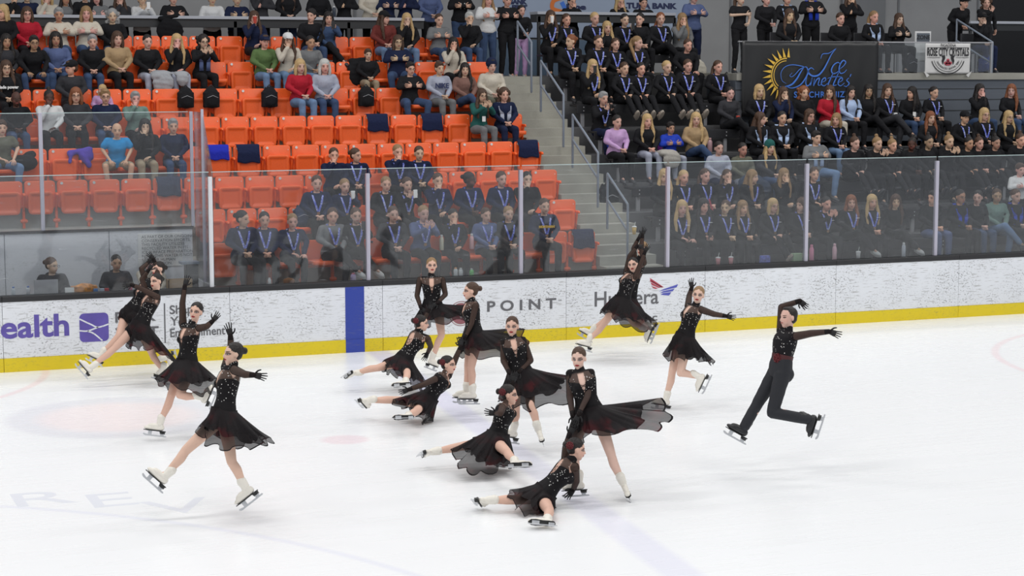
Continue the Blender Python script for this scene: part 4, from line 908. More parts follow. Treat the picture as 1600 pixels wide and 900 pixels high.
def person(X, Y, Z, key, top, pants, hstyle, hcol, label, rot=0, s=1.0, skin='f', lany=False, scarf=False, cap=None, shoe=(.5, .5, .5), group=None, text=None, glasses=False, phone=False, badge=False, hold=None, hood=False, logo=False, cat='person'):
    D = cached(('P',)+key, lambda: person_meshes(key))
    R_ = random.Random(int(X*1000)+int(Y*77)); PEOPLE_COUNT[0] += 1
    t = thing('person', label, cat, (X, Y, Z), math.pi+rot, group, s)
    sk = tuple(c*R_.uniform(.88, 1.05) for c in SK[skin])
    tc = TOPC[top] if isinstance(top, str) else top; pc = TOPC[pants] if isinstance(pants, str) else pants
    b = link('body', D['body'], parent=t, color=sk)
    link('top', D['top'], parent=t, color=tc); link('trousers', D['trousers'], parent=t, color=pc)
    HMm = Matrix(D['HM'].tolist())
    if hstyle != 'bald': link('hair', get_hair(hstyle), parent=t, mw=HMm, color=HC[hcol])
    if cap:
        nm, cc = cap; me = cap_me() if nm == 'cap' else beanie_me()
        if not me.materials: me.materials.append(M['cloth'])
        link(nm, me, parent=t, mw=HMm, color=TOPC[cc])
    for a, d, dn in D['shoes']:
        u = unit(-dn-d*np.dot(-dn, d)) if abs(np.dot(dn, d)) < .99 else V(0, 0, 1); w = np.cross(u, d)
        link('shoe', SHOE, parent=t, mw=Matrix(frame(d, w, u, a).tolist()), color=shoe)
    if lany:
        k2 = ('L',)+key
        if k2 not in CACHE:
            g, m = lanyard_geom(D['J']); CACHE[k2] = (mesh_from('lanyard', g), mesh_from('medal', m)); CACHE[k2][0].materials.append(M['ribbon']); CACHE[k2][1].materials.append(M['medal'])
        l = link('lanyard', CACHE[k2][0], parent=t, label='blue ribbon lanyard'); link('medal', CACHE[k2][1], parent=l)
    if scarf:
        g = cached(('S',)+key, lambda: mesh_from('scarf', scarf_geom(D['J']), True)); 
        if not g.materials: g.materials.append(M['cloth'])
        link('scarf', g, parent=t, color=TOPC['lightblue'] if scarf is True else TOPC[scarf], label='pale blue scarf')
    if glasses:
        g = cached('glasses', lambda: mesh_from('glasses', join([tube([V(x+.024*math.cos(a*math.pi/4), .098, .002+.018*math.sin(a*math.pi/4)) for a in range(9)], .0022, 5) for x in (-.032, .032)]+[capsule(V(-.01, .1, .004), V(.01, .1, .004), .002, .002, 5), capsule(V(-.058, .095, .006), V(-.075, 0, .006), .002, .002, 5), capsule(V(.058, .095, .006), V(.075, 0, .006), .002, .002, 5)])))
        if not g.materials: g.materials.append(M['black'])
        link('glasses', g, parent=t, mw=HMm)
    J = D['J']
    if text:
        g = text_geom(text[0], text[1], bold=.004, depth=.003); f = np.cross(J['up'], V(1, 0, 0)); f = f if f[1] > 0 else -f
        c0 = J['pelvis']+J['up']*.30+f*.158; u = J['up']; v_ = g[0]; v_ = c0 + np.outer(v_[:, 0], V(-1, 0, 0)) + np.outer(v_[:, 2], u) + np.outer(-v_[:, 1], f)
        obj('lettering', (v_, g[1]), M[text[2]], t)
    if logo:
        f = np.cross(J['up'], V(1, 0, 0)); f = f if f[1] > 0 else -f
        lg_ = cached(('G',)+key, lambda: mesh_from('chest_logo', join([tube([J['pelvis']+J['up']*.345+f*.168+V(-.115+.012*q, -.002, .008*(q % 2)) for q in range(6)], .004, 5)])))
        if not lg_.materials: lg_.materials.append(M['white'])
        link('chest_logo', lg_, parent=t)
    if hold:
        i_ = 0 if (key[0][0] == 'phone' or hold == 'camera') else 1
        lp = (J['wr%d' % i_]+unit(J['fd%d' % i_])*.07)*s + V(0, .035, .02); rm = Matrix.Rotation(math.pi+rot, 3, 'Z'); wp = rm @ Vector(tuple(lp)); wp = (X+wp[0], Y+wp[1], Z+wp[2])
        who = label.split(',')[0].replace('person ', '')
        if hold in ('phone', 'wphone'): o = obj('mobile_phone', box(-.035, .035, -.005, .005, -.07, .07), M['black'] if hold == 'phone' else M['white'], mw=Matrix.Translation(wp), bevel=.003); tag(o, ('dark' if hold == 'phone' else 'pale')+' phone held by person '+who, 'phone', 'phones in hands')
        elif hold == 'camera':
            o = obj('camera', join([box(-.06, .06, -.03, .03, -.04, .04), capsule(V(0, -.03, 0), V(0, -.08, 0), .028, .028, 10)]), M['black'], mw=Matrix.Translation(wp)); tag(o, 'black camera held to the face of grey haired spectator', 'camera')
        elif hold == 'redtube':
            o = obj('glow_tube', capsule(V(-.1, -.02, .1), V(-.03, -.03, -.12), .016, .016, 8), M['redprint'], mw=Matrix.Translation(wp)); tag(o, 'red tube held by person with brown hair', 'tube')
        else:
            o = obj('paper_cup', rings_mesh([(V(0, 0, -.06), V(.028, 0, 0), V(0, .028, 0)), (V(0, 0, .06), V(.038, 0, 0), V(0, .038, 0)), (V(0, 0, .07), V(.034, 0, 0), V(0, .034, 0))], 12), M['redcup'] if hold == 'red' else M['white'], mw=Matrix.Translation(wp)); tag(o, ('red' if hold == 'red' else 'pale')+' drinks cup held by person '+who, 'cup', 'cups in hands')
    if badge: obj('name_badge', put(box(-.035, .035, 0, .006, -.05, .05), J['pelvis'][0], J['pelvis'][1]+.2, J['pelvis'][2]+.18), M['white'], t)
    return t, D
def rib_mat():
    m, nt, b = new_mat('printed_ribbon'); tc = N(nt, 'ShaderNodeTexCoord'); nz = N(nt, 'ShaderNodeTexNoise'); nz.inputs['Scale'].default_value = 55; nt.links.new(tc.outputs['Object'], nz.inputs['Vector'])
    f = math_(nt, 'GREATER_THAN', nz.outputs[0], .56); nt.links.new(mixc(nt, f, (.09, .12, .55), (.55, .6, .8)), b.inputs['Base Color']); return m
M['redcup'] = simple('red_paper_cup', (.45, .05, .03), .5)
M['ribbon'] = rib_mat(); M['medal'] = simple('bronze_medal', (.45, .26, .14), .3, .8)

# ================================================================ SKATERS
def solve(parent, px, py, L, sgn):
    """point on the sight line of (px,py) at distance L from parent; sgn n = nearer, f = farther, m = level"""
    d = unit(ray(px, py)); w = parent-CC; b = np.dot(w, d); h2 = np.dot(w, w)-b*b; q = L*L-h2
    if q <= 0 or sgn == 'm':
        P = CC+d*b; v = P-parent; n = np.linalg.norm(v)
        return P
    s = math.sqrt(q); return CC+d*(b-s if sgn == 'n' else b+s)
def skate_parts(black=False):
    k = 'skb' if black else 'skw'
    if k in CACHE: return CACHE[k]
    # local: x toe, z up, origin at the ankle joint; sole at z=-.095
    b = [capsule(V(-.01, 0, -.01), V(-.016, 0, .072), .043, .052, 14), ellip((-.035, 0, -.055), .036, .031, .04, 12), capsule(V(-.03, 0, -.062), V(.125, 0, -.070), .033, .030, 12), ellip((.06, 0, -.045), .085, .034, .038, 14), ellip((.138, 0, -.070), .045, .033, .024, 12), capsule(V(.0, 0, -.03), V(.07, 0, -.05), .036, .03, 12)]
    bm = remesh(b, .006, 3, 'boot')
    sole = join([xf(nest([[(x, y, z) for x, y in pts] for z, pts in ((-.104, o1), (-.094, o1))]), np.eye(4)) for o1 in [[(-.066+.03*math.cos(a)*1.0, .028*math.sin(a)) for a in np.linspace(math.pi/2, 3*math.pi/2, 7)] + [(.03, -.027), (.10, -.034), (.150, -.030), (.182, 0), (.150, .030), (.10, .034), (.03, .027)]]])
    heel = rings_mesh([(V(-.052, 0, -.098), V(.038, 0, 0), V(0, .028, 0)), (V(-.056, 0, -.132), V(.030, 0, 0), V(0, .024, 0))], 12)
    soles = join([sole, heel])
    bp = [(-.10, -.168), (-.115, -.162), (-.105, -.150), (.13, -.150), (.172, -.140), (.184, -.148), (.170, -.164), (.15, -.170)]
    n = len(bp); bl = np.array([(x, y, z) for y in (-.0025, .0025) for x, z in bp]); blf = [tuple(range(n)), tuple(range(2*n-1, n-1, -1))]+[(i, n+i, n+(i+1) % n, (i+1) % n) for i in range(n)]
    blade = join([(bl, blf), box(-.075, -.03, -.004, .004, -.155, -.130), box(-.085, -.025, -.02, .02, -.136, -.130), box(.075, .12, -.004, .004, -.155, -.104), box(.065, .14, -.022, .022, -.108, -.103)])
    lace = join([capsule(V(.03+.018*i, -.022, -.018-.007*i), V(.03+.018*i, .022, -.018-.007*i), .003, .003, 5) for i in range(5)]+[capsule(V(.026, -.022, .01+.022*i), V(.026, .022, .01+.022*i), .003, .003, 5) for i in range(4)])
    r = (bm, mesh_from('sole', soles), mesh_from('blade', blade), mesh_from('laces', lace))
    r[0].materials.append(M['boot_black' if black else 'boot']); r[1].materials.append(M['heel']); r[2].materials.append(M['steel']); r[3].materials.append(M['heel' if black else 'lace'])
    CACHE[k] = r; return r
def rose_mesh():
    if 'rose' in CACHE: return CACHE['rose']
    P = []; r = np.random.RandomState(2)
    for ring, (n, rad, tilt) in enumerate(((4, .010, .2), (6, .022, .6), (8, .034, 1.0))):
        for i in range(n):
            a = 2*math.pi*i/n+ring*.4; c = V(rad*math.cos(a), rad*math.sin(a), .012-ring*.006)
            P.append(ellip(c, .016, .010, .016, 8, m=np.array([[math.cos(a+1.57), -math.sin(a+1.57), 0], [math.sin(a+1.57), math.cos(a+1.57), 0], [0, 0, 1]])))
    P.append(ellip((0, 0, 0), .03, .03, .012, 10)); CACHE['rose'] = mesh_from('rose', join(P), True); CACHE['rose'].materials.append(M['rose']); return CACHE['rose']
def push(P, a, b, ra, rb):
    ab = b-a; t = np.clip(((P-a)@ab)/np.dot(ab, ab), 0, 1); c = a+t[:, None]*ab; d = P-c; n = np.linalg.norm(d, axis=1); r = ra+(rb-ra)*t
    m = n < r; P[m] = c[m]+d[m]/np.maximum(n[m], 1e-6)[:, None]*r[m][:, None]; return P
def skirt(Pv, up, hx, J, L, flare, drift, seed, name, mat, tent, ruf=1.0, t0=.20, parent=None, down=None, gather=1.0):
    rs = np.random.RandomState(seed); f = np.cross(up, hx)
    if down is None:
        down = unit(unit((J['knR']+J['knL'])/2-Pv)*.6+V(0, 0, -1)*.6)
    W0 = Pv+up*.47*t0; nt, ns = 110, 20; P = []; A = []
    dh = unit(drift); dl = np.linalg.norm(drift)
    nd = np.cross(dh, V(0, 0, 1)) if dl > 1e-6 else V(0, 0, 0)
    nd = nd*(1 if np.dot(nd, F2) > 0 else -1)
    k1, k2 = rs.randint(6, 9), rs.randint(10, 14); p1, p2, p3 = rs.rand(3)*6.28
    for j in range(ns+1):
        t = j/ns
        for i in range(nt):
            th = 2*math.pi*i/nt; r = hx*math.cos(th)+f*math.sin(th)
            base = W0+hx*math.cos(th)*.143+f*math.sin(th)*.108
            w = .12+.88*min(1, max(0, float(np.dot(r, dh))*1.5)) if dl > 1e-6 else 0
            lng = 1+.18*math.sin(2*th+p1)*ruf
            q = base+r*flare*(t**.85)*(.55+.45*lng)+down*L*t*lng*(1-.30*w*min(1, dl*1.5))+drift*w*t**1.25+V(0, 0, 1)*(.42*dl*w*t*float(np.dot(r, nd)))
            a = ruf*(t**1.6); q = q+r*(.040*a*math.sin(k1*th+p1+t*1.5)+.016*a*math.sin(k2*2*th+p2-t*2))+down*(.030*a*math.sin(k2*th+p3))+unit(np.cross(r, down)+1e-9)*(.02*a*math.sin(k1*2*th+p2))
            P.append(q); A.append(t)
    P = np.array(P)
    for _ in range(2):
        P = push(P, Pv+up*.02, Pv+up*.16, .158*.9, .13)
        for s in 'RL':
            P = push(P, J['hip'+s], J['kn'+s], .108, .078); P = push(P, J['kn'+s], J['an'+s], .074, .055)
    P[:, 2] = np.maximum(P[:, 2], .012+.01*np.array(A))
    F_ = [(j*nt+i, j*nt+(i+1) % nt, (j+1)*nt+(i+1) % nt, (j+1)*nt+i) for j in range(ns) for i in range(nt)]
    me = mesh_from(name, (P, F_), True); at = me.attributes.new('ht', 'FLOAT', 'POINT'); at.data.foreach_set('value', np.array(A, float))
    return link(name, me, mat, parent)
def skater(label, dep, pelvis, neck, head, look, shR, elR, wrR, tpR, shL, elL, wrL, tpL, knR, anR, toR, knL, anL, toL, sk=None, male=False, bun=True, rose=False, hairc='dark', hx_yaw=0, curl=(.3, .3), s=1.0, seed=1, nsgn='m', skin=(.70, .44, .34), thigh=.40, shin=.38, drop=0, back_hand=False):
    J = {}
    S = s
    P_ = at_depth(pelvis[0], pelvis[1], dep); Nk = solve(P_, neck[0], neck[1], .47*S, nsgn)
    Hd = solve(Nk, head[0], head[1], .185*S, head[2] if len(head) > 2 else 'm'); 
    J['pelvis'], J['neck'], J['head'] = P_, Nk, Hd; up = unit(Nk-P_)
    def arm(sfx, sh, el, wr, tp):
        J['sh'+sfx] = solve(Nk, sh[0], sh[1], .165*S*(1.12 if male else 1), sh[2]); J['el'+sfx] = solve(J['sh'+sfx], el[0], el[1], .27*S, el[2]); J['wr'+sfx] = solve(J['el'+sfx], wr[0], wr[1], .235*S, wr[2]); J['tp'+sfx] = solve(J['wr'+sfx], tp[0], tp[1], .16*S, tp[2] if len(tp) > 2 else 'm')
    arm('R', shR, elR, wrR, tpR); arm('L', shL, elL, wrL, tpL)
    sx = unit(J['shR']-J['shL']); sx = unit(sx-up*np.dot(sx, up)); hx = sx
    if hx_yaw:
        a = math.radians(hx_yaw); hx = sx*math.cos(a)+np.cross(up, sx)*math.sin(a)
    fwd = np.cross(up, sx); hf = np.cross(up, hx)
    for sfx, sgn, kn, an, to in (('R', 1, knR, anR, toR), ('L', -1, knL, anL, toL)):
        J['hip'+sfx] = P_+hx*sgn*.085*S-up*.02; J['kn'+sfx] = solve(J['hip'+sfx], kn[0], kn[1], thigh*S, kn[2]); J['an'+sfx] = solve(J['kn'+sfx], an[0], an[1], shin*S, an[2]); J['to'+sfx] = solve(J['an'+sfx], to[0], to[1], .19*S, to[2]); J['toe_px'+sfx] = to
    base = P_.copy(); base[2] = 0
    t = thing('figure_skater', label, 'skater', tuple(base), 0, 'figure skating team'); B = Matrix.Translation(tuple(-base))
    def child(name, me, mat, color=None, parent=t, label=None):
        c = coords(me)
        return link(name, me, mat, parent, mw=B if parent is t else None, color=color, label=label)
    # body
    secs, _ = torso_secs(P_, Nk, hx, sx, hf, bulk=S, male=male)
    ya, pi_, ro = (math.radians(v) for v in look)
    lf = -CF*math.cos(ya)*math.cos(pi_)+CR*math.sin(ya)*math.cos(pi_)+CU*math.sin(pi_); hu = CU*math.cos(ro)+CR*math.sin(ro)
    HM = head_matrix(Hd, lf, hu); hs = .98*S; HMs = HM.copy(); HMs[:3, :3] *= hs
    hb = Hd-HM[:3, 2]*.07*S-HM[:3, 1]*.02*S
    parts = [rings_mesh(secs, 18)]+[xf(p, HMs) for p in head_parts()]+[capsule(Nk-up*.04, hb, .047*S, .044*S, 12)]
    if not male:
        for q in (1, -1): parts.append(ellip(P_+up*.47*.70*S+fwd*.085*S+sx*q*.055*S, .048*S, .048*S, .048*S, 12))
    for sfx, q in (('R', 1), ('L', -1)):
        parts += [capsule(Nk-up*.05*S, J['sh'+sfx], .046*S, .045*S, 12), capsule(J['sh'+sfx], J['el'+sfx], .043*S, .033*S, 12), capsule(J['el'+sfx], J['wr'+sfx], .034*S, .022*S, 12), capsule(J['wr'+sfx], J['wr'+sfx]+unit(J['tp'+sfx]-J['wr'+sfx])*.01, .015, .010, 8)]
        parts += [capsule(J['hip'+sfx], J['kn'+sfx], .084*S, .052*S, 14), ellip(P_+hx*q*.07*S-hf*.055*S-up*.02, .075*S, .07*S, .08*S, 12)]
        ca = J['kn'+sfx]+(J['an'+sfx]-J['kn'+sfx])*.32; bk = unit(np.cross(np.cross(J['an'+sfx]-J['kn'+sfx], unit(J['to'+sfx]-J['an'+sfx])), J['an'+sfx]-J['kn'+sfx]))
        parts += [capsule(J['kn'+sfx], ca-bk*.012, .050*S, .052*S, 12), capsule(ca-bk*.012, J['an'+sfx], .052*S, .030*S, 12), capsule(J['an'+sfx], J['an'+sfx]+unit(J['to'+sfx]-J['an'+sfx])*.03, .03, .024, 8)]
    bm = remesh(parts, .0085, 4, 'body'); hc_attr(bm, HM, hs); child('body', bm, M['skin'] if male else M['skin_makeup'], skin)
    # bodice and sleeves
    bs, _ = torso_secs(P_, Nk, hx, sx, hf, bulk=S, male=male, extra=.010)
    cp = [rings_mesh(bs if not male else bs[4:], 18), capsule(Nk-up*.02, Nk+unit(hb-Nk)*.035, .055*S, .052*S, 14)]
    if not male:
        for q in (1, -1): cp.append(ellip(P_+up*.47*.70*S+fwd*.088*S+sx*q*.055*S, .056*S, .056*S, .056*S, 12))
    for sfx in 'RL': cp.append(capsule(Nk-up*.05*S, J['sh'+sfx], .054*S, .053*S, 12))
    cm = remesh(cp, .008, 3, 'bodice'); c = coords(cm); rel = c-P_; set_vec(cm, 'tc', np.stack([rel@sx/S, rel@fwd, rel@up/(.47*S)], 1))
    child('shirt' if male else 'bodice', cm, M['catsuit'] if male else M['bodice'], label=None if male else 'beaded black bodice with open back')
    for sfx in 'RL':
        d1 = unit(J['el'+sfx]-J['sh'+sfx]); sm = remesh([capsule(J['sh'+sfx]-d1*.0, J['el'+sfx], .050*S, .040*S, 14), capsule(J['el'+sfx], J['wr'+sfx], .040*S, .028*S, 14)], .008, 2, 'sleeve')
        child('sleeve', sm, M['sleeve'], label='sheer black sleeve')
        d = unit(J['tp'+sfx]-J['wr'+sfx]); fa = unit(J['wr'+sfx]-J['el'+sfx]); n = np.cross(d, unit(CF)); n = unit(-CF if sfx == 'R' else CF) if False else unit(np.cross(d, np.cross(unit(-CF)+up*.1, d)))
        gl = join([hand_geom(J['wr'+sfx]-d*.01, d, n, 1 if (sfx == 'R') != back_hand else -1, curl=curl[0 if sfx == 'R' else 1], splay=.20, seg=7, s=.92*S), capsule(J['wr'+sfx]-fa*.04, J['wr'+sfx], .030*S, .024*S, 12)])
        child('glove', mesh_from('glove', gl, True), M['glove'], label='black glove')
        # skates
        a = J['an'+sfx]; td = unit(J['to'+sfx]-a); lg = unit(J['kn'+sfx]-a); uu = unit(lg-td*np.dot(lg, td))
        # the pictured toe point lies below the ankle line: tip the boot so its toe meets it
        ang = math.radians(22); x = unit(td*math.cos(ang)+uu*math.sin(ang))
        to_ = J['toe_px'+sfx]
        if len(to_) > 3:
            dpt = np.dot(a-CC, CF); vx = (CR*(to_[0]-to_[3])-CU*(to_[1]-to_[4]))*dpt/FOC; q_ = .27**2-np.dot(vx, vx); x = unit(vx + (unit(a-CC)*math.sqrt(max(0, q_))*(-1 if to_[2] == 'n' else 1) if to_[2] != 'm' else 0))
            uu = lg-x*np.dot(lg, x)
        uu = unit(np.cross(x, np.cross(uu, x))); y = np.cross(uu, x)
        sp = skate_parts(male); mt = Matrix((frame(x*S, y*S, uu*S, a-base)).tolist())
        bo = link('skate', sp[0], parent=t, mw=mt, label='black figure skate' if male else 'cream figure skate'); link('sole', sp[1], parent=bo); link('blade', sp[2], parent=bo); link('laces', sp[3], parent=bo)
    # hair
    hm = get_hair('crop' if male else 'bun'); link('hair', hm, parent=t, mw=Matrix((frame(HM[:3, 0]*hs, HM[:3, 1]*hs, HM[:3, 2]*hs, Hd-base)).tolist()), color=HC[hairc])
    if rose:
        rm = np.eye(4); o_ = Hd+HM[:3, 1]*(-.085)+HM[:3, 2]*.03+unit(-CF)*.075; z_ = unit(unit(-CF)+HM[:3, 1]*-.3); x_ = unit(np.cross(V(0, 0, 1), z_)); link('hair_rose', rose_mesh(), parent=t, mw=Matrix(frame(x_, np.cross(z_, x_), z_, o_-base).tolist()), label='dark red rose in the hair')
    elif not male and seed % 2:
        pass
    if male:
        tp = [rings_mesh(torso_secs(P_, Nk, hx, sx, hf, bulk=S, male=True, extra=.012)[0][:6], 18)]
        for sfx in 'RL':
            kn, an = J['kn'+sfx], J['an'+sfx]; tp += [ellip(P_+hx*(1 if sfx == 'R' else -1)*.07*S-hf*.055*S-up*.02, .088*S, .083*S, .094*S, 12), capsule(J['hip'+sfx], kn, .094*S, .066*S, 14), capsule(kn, an, .064*S, .060*S, 14)]
        tm = remesh(tp, .009, 3, 'trousers'); wrinkle(tm, .003); child('trousers', tm, M['trouser'])
        w0 = P_+up*.47*.30; sash = rings_mesh([(w0-up*.045, sx*.152, fwd*.115), (w0, sx*.150, fwd*.114), (w0+up*.05, sx*.152, fwd*.116)], 24, cap=False); sm_ = child('sash', mesh_from('sash', sash, True), M['sash'])
        f_ = w0+unit(-CF*.8+fwd*.6)*.125; z_ = unit(-CF); x_ = unit(np.cross(V(0, 0, 1), z_)); link('sash_rose', rose_mesh(), parent=t, mw=Matrix((frame(x_*1.3, np.cross(z_, x_)*1.3, z_*1.3, f_-base)).tolist()), label='red rose at the waist')
    else:
        k = dict(L=.36, flare=.16, drift=V(0, 0, 0), ruf=1.0); k.update(sk or {})
        dr = k.pop('dr', (0, 0, 0)); drift = CR*dr[0]+V(0, 0, 1)*dr[1]-F2*dr[2]; dn = k.pop('dn', None); dn = unit(CR*dn[0]+V(0, 0, 1)*dn[1]-F2*dn[2]) if dn else None
        o1 = skirt(P_, up, hx, J, k['L'], k['flare'], drift, seed, 'overskirt', M['chiffon'], 0, k['ruf'], parent=t, down=dn); o1.matrix_local = B; o1['label'] = 'sheer black chiffon overskirt'
        o2 = skirt(P_, up, hx, J, k['L']*.76, k['flare']*.72, drift*.62, seed+50, 'skirt', M['lining'], 0, k['ruf']*.7, parent=t, down=dn); o2.matrix_local = B; o2['label'] = 'black skirt with dark red hem'
    return t, J
M['sash'] = simple('dark_red_sash', (.06, .008, .01), .6, bump=.3, bscale=30)
SKJ = []
def sk_(*a, **k):
    r = skater(*a, **k); SKJ.append((a[0], r[1])); return r
sk_('figure skater in black dress leaping at far left, arm up, partly hidden by her neighbour', 28.3, (203, 492), (240, 438), (247, 421), (-50, 0, -10),
    (228, 441, 'f'), (221, 420, 'm'), (232, 410, 'f'), (238, 402), (247, 446, 'n'), (245, 420, 'f'), (240, 405, 'm'), (233, 397), (186, 524, 'n'), (158, 553, 'm'), (138, 558, 'm', 161.5, 569), (232, 530, 'f'), (259, 560, 'm'), (270, 575, 'm'), sk=dict(L=.36, flare=.16, dr=(.05, 0, 0), dn=(.35, -1, 0)), seed=3)
sk_('figure skater leaping at far left, arm stretched left, nearer of the leaping pair', 27.6, (217, 512), (243, 459), (243.5, 440), (-35, -4, -5),
    (230, 460, 'f'), (222, 436, 'm'), (233, 421, 'm'), (238, 412), (246, 464, 'n'), (219, 450, 'n'), (205, 445, 'm'), (192, 447), (180, 543, 'n'), (143, 572, 'm'), (110, 566, 'm', 131, 590), (236, 549, 'f'), (254, 578, 'm'), (268, 592, 'm'), sk=dict(L=.44, flare=.20, dr=(.14, -.02, 0), dn=(.15, -1, 0)), seed=5)
sk_('figure skater in black dress at left with one arm raised, sponsor words behind her', 23.8, (291, 573), (299, 508), (306, 487), (-12, -4, 8),
    (286, 509, 'f'), (285, 474, 'm'), (289, 446, 'm'), (294, 430), (311, 513, 'n'), (323, 510, 'n'), (333, 501, 'm'), (341, 491), (267, 619, 'n'), (249, 661, 'm'), (227, 676, 'm', 251, 679), (281, 617, 'n'), (314, 619, 'm'), (330, 603, 'm'), sk=dict(L=.34, flare=.2, dr=(.12, .0, .05)), seed=7, curl=(.15, .3))
sk_('figure skater in black dress leaping nearest the lower left corner, both arms spread', 19.6, (348, 652), (363, 572), (363.5, 553), (-62, 0, 5),
    (352, 575, 'f'), (361, 543, 'f'), (360, 524, 'm'), (355, 504), (366, 578, 'n'), (382, 585, 'n'), (397, 586, 'm'), (412, 589), (290, 704, 'n'), (259, 741, 'm'), (222, 735, 'm', 252, 762), (362, 722, 'n'), (382, 762, 'm'), (380, 798, 'm', 407, 777), sk=dict(L=.35, flare=.18, dr=(.16, .0, .02), dn=(.1, -1, .1)), seed=9, curl=(.1, .2), hairc='dark', skin=(.72, .48, .37))
sk_('figure skater in black dress standing by the boards, blond hair, looking towards the camera', 28.6, (676, 484), (674, 432), (674.5, 415), (10, -5, 0),
    (656, 437, 'm'), (651.5, 462, 'm'), (658, 482, 'n'), (667, 488), (691, 437, 'm'), (696, 460, 'm'), (683, 474, 'n'), (673, 480), (650, 524, 'm'), (641, 558, 'm'), (636, 574, 'n'), (690, 524, 'm'), (676, 560, 'm'), (687, 579, 'n', 668, 572), sk=dict(L=.30, flare=.14, dr=(.42, .10, 0)), seed=11, hairc='sandy')
sk_('figure skater in black dress reclining on ice farthest back, her bare back to camera', 27.4, (629, 566), (656, 519), (659, 505), (105, -5, 5),
    (668, 529, 'n'), (673, 541, 'f'), (668, 552, 'f'), (664, 560), (650, 521, 'f'), (662, 500, 'f'), (671, 484, 'm'), (673, 478), (636, 583, 'n'), (632, 597, 'n'), (618, 603, 'm', 642, 601), (590, 575, 'n'), (556, 583, 'm'), (531, 592, 'f', 545, 582), sk=dict(L=.36, flare=.17, dr=(.12, 0, .1), dn=(-.15, -.6, .5)), seed=13, rose=True, nsgn='m')
sk_('figure skater in black dress standing with long skirt trailing right, face in profile', 25.4, (741, 528), (736, 470), (735, 455), (-82, -3, 0),
    (731, 476, 'f'), (733, 505, 'm'), (724, 528, 'm'), (717, 538), (743, 478, 'n'), (737, 505, 'm'), (726, 529, 'm'), (717, 539), (731, 573, 'm'), (727.5, 609, 'm'), (707, 629, 'm', 732, 628), (736, 575, 'm'), (737, 612, 'm'), (718, 634, 'm', 746, 634), sk=dict(L=.32, flare=.13, dr=(.48, .10, 0)), seed=15, hairc='brown')
sk_('figure skater in black dress reclining on ice, red rose, second of the reclining row', 24.9, (666, 627), (695, 585), (701, 570), (72, -3, 0),
    (683, 591, 'n'), (661, 601, 'n'), (638, 609, 'm'), (619, 616), (700, 588, 'f'), (712, 560, 'm'), (720, 541, 'm'), (719, 533), (650, 643, 'n'), (636, 650, 'n'), (618.6, 660, 'm', 650, 659), (616, 625, 'n'), (577, 626, 'm'), (567, 635, 'f', 555, 622), sk=dict(L=.32, flare=.15, dr=(0, 0, .05), dn=(-.6, -.5, .4)), seed=17, rose=True)
sk_('figure skater in black dress standing mid ice above the third reclining skater', 23.0, (814, 590), (801, 528), (800, 510), (-8, -8, 0),
    (787, 535, 'm'), (787, 564, 'm'), (796, 583, 'n'), (803, 592), (817, 532, 'm'), (829, 563, 'm'), (811, 581, 'n'), (803, 590), (806, 640, 'f'), (801, 671, 'm'), (789, 686, 'm', 808, 689), (829, 635, 'n'), (841, 671, 'm'), (847, 700, 'n', 843, 688), sk=dict(L=.36, flare=.16, dr=(.42, .02, 0)), seed=19, hairc='brown')
sk_('figure skater in black dress reclining on ice, third of the row, one hand free behind', 21.9, (776, 687), (790, 631), (796, 617), (84, -4, 0),
    (785, 637, 'n'), (782, 646, 'n'), (774, 646, 'f'), (766, 645), (796, 636, 'f'), (800, 612, 'f'), (801, 597, 'm'), (803, 590), (792, 706, 'n'), (806, 722, 'n'), (838, 731, 'm', 802, 732), (722, 697, 'n'), (676, 706, 'm'), (650, 711, 'f', 657, 704), sk=dict(L=.38, flare=.18, dr=(-.15, -.02, .15), dn=(-.2, -.7, .4)), seed=21, rose=True)
sk_('figure skater in black dress with skirt blowing right, holding the nearest reclining skater', 20.5, (922, 650), (906, 580), (904, 560), (-16, -14, 0),
    (891, 584, 'm'), (890.5, 620, 'm'), (895, 650, 'n'), (899, 662), (923, 583, 'm'), (918, 619, 'n'), (904, 648, 'n'), (898, 662), (893, 705, 'm'), (903, 751, 'm'), (878, 777, 'm', 911, 775), (955, 711, 'm'), (973, 754, 'm'), (987, 785, 'n', 980, 768), sk=dict(L=.32, flare=.15, dr=(.56, .12, 0)), seed=23, hairc='brown', skin=(.74, .50, .41))
sk_('figure skater in black dress reclining nearest the camera, red rose, head turned away', 20.1, (846, 776), (894, 720), (901, 702), (103, -12, 6),
    (898, 730, 'n'), (900, 752, 'f'), (896, 765, 'f'), (890, 772), (883, 724, 'f'), (884, 700, 'm'), (890, 678, 'm'), (898, 665), (858, 797, 'n'), (853, 813, 'n'), (835, 824, 'm', 871, 827), (805, 781, 'n'), (763, 782, 'm'), (749, 790, 'f', 741, 780), sk=dict(L=.27, flare=.15, dr=(-.06, 0, .1), dn=(-.4, -.6, .3)), seed=25, rose=True)
sk_('figure skater leaping by the boards, only raised arm and head show, farthest of pair', 30.6, (980, 470), (1000, 404), (1003, 389), (-30, -5, 10),
    (992, 408, 'f'), (990, 388, 'm'), (998, 372, 'm'), (1005, 362), (1006, 411, 'n'), (1002, 385, 'm'), (1004, 367, 'm'), (1007, 357), (950, 496, 'n'), (924, 516, 'm'), (900, 526, 'm', 916, 535), (1000, 502, 'f'), (1012, 509, 'm'), (1021, 532, 'm', 1030, 511), sk=dict(L=.3, flare=.14, dr=(.1, 0, 0)), seed=27, hairc='sandy')
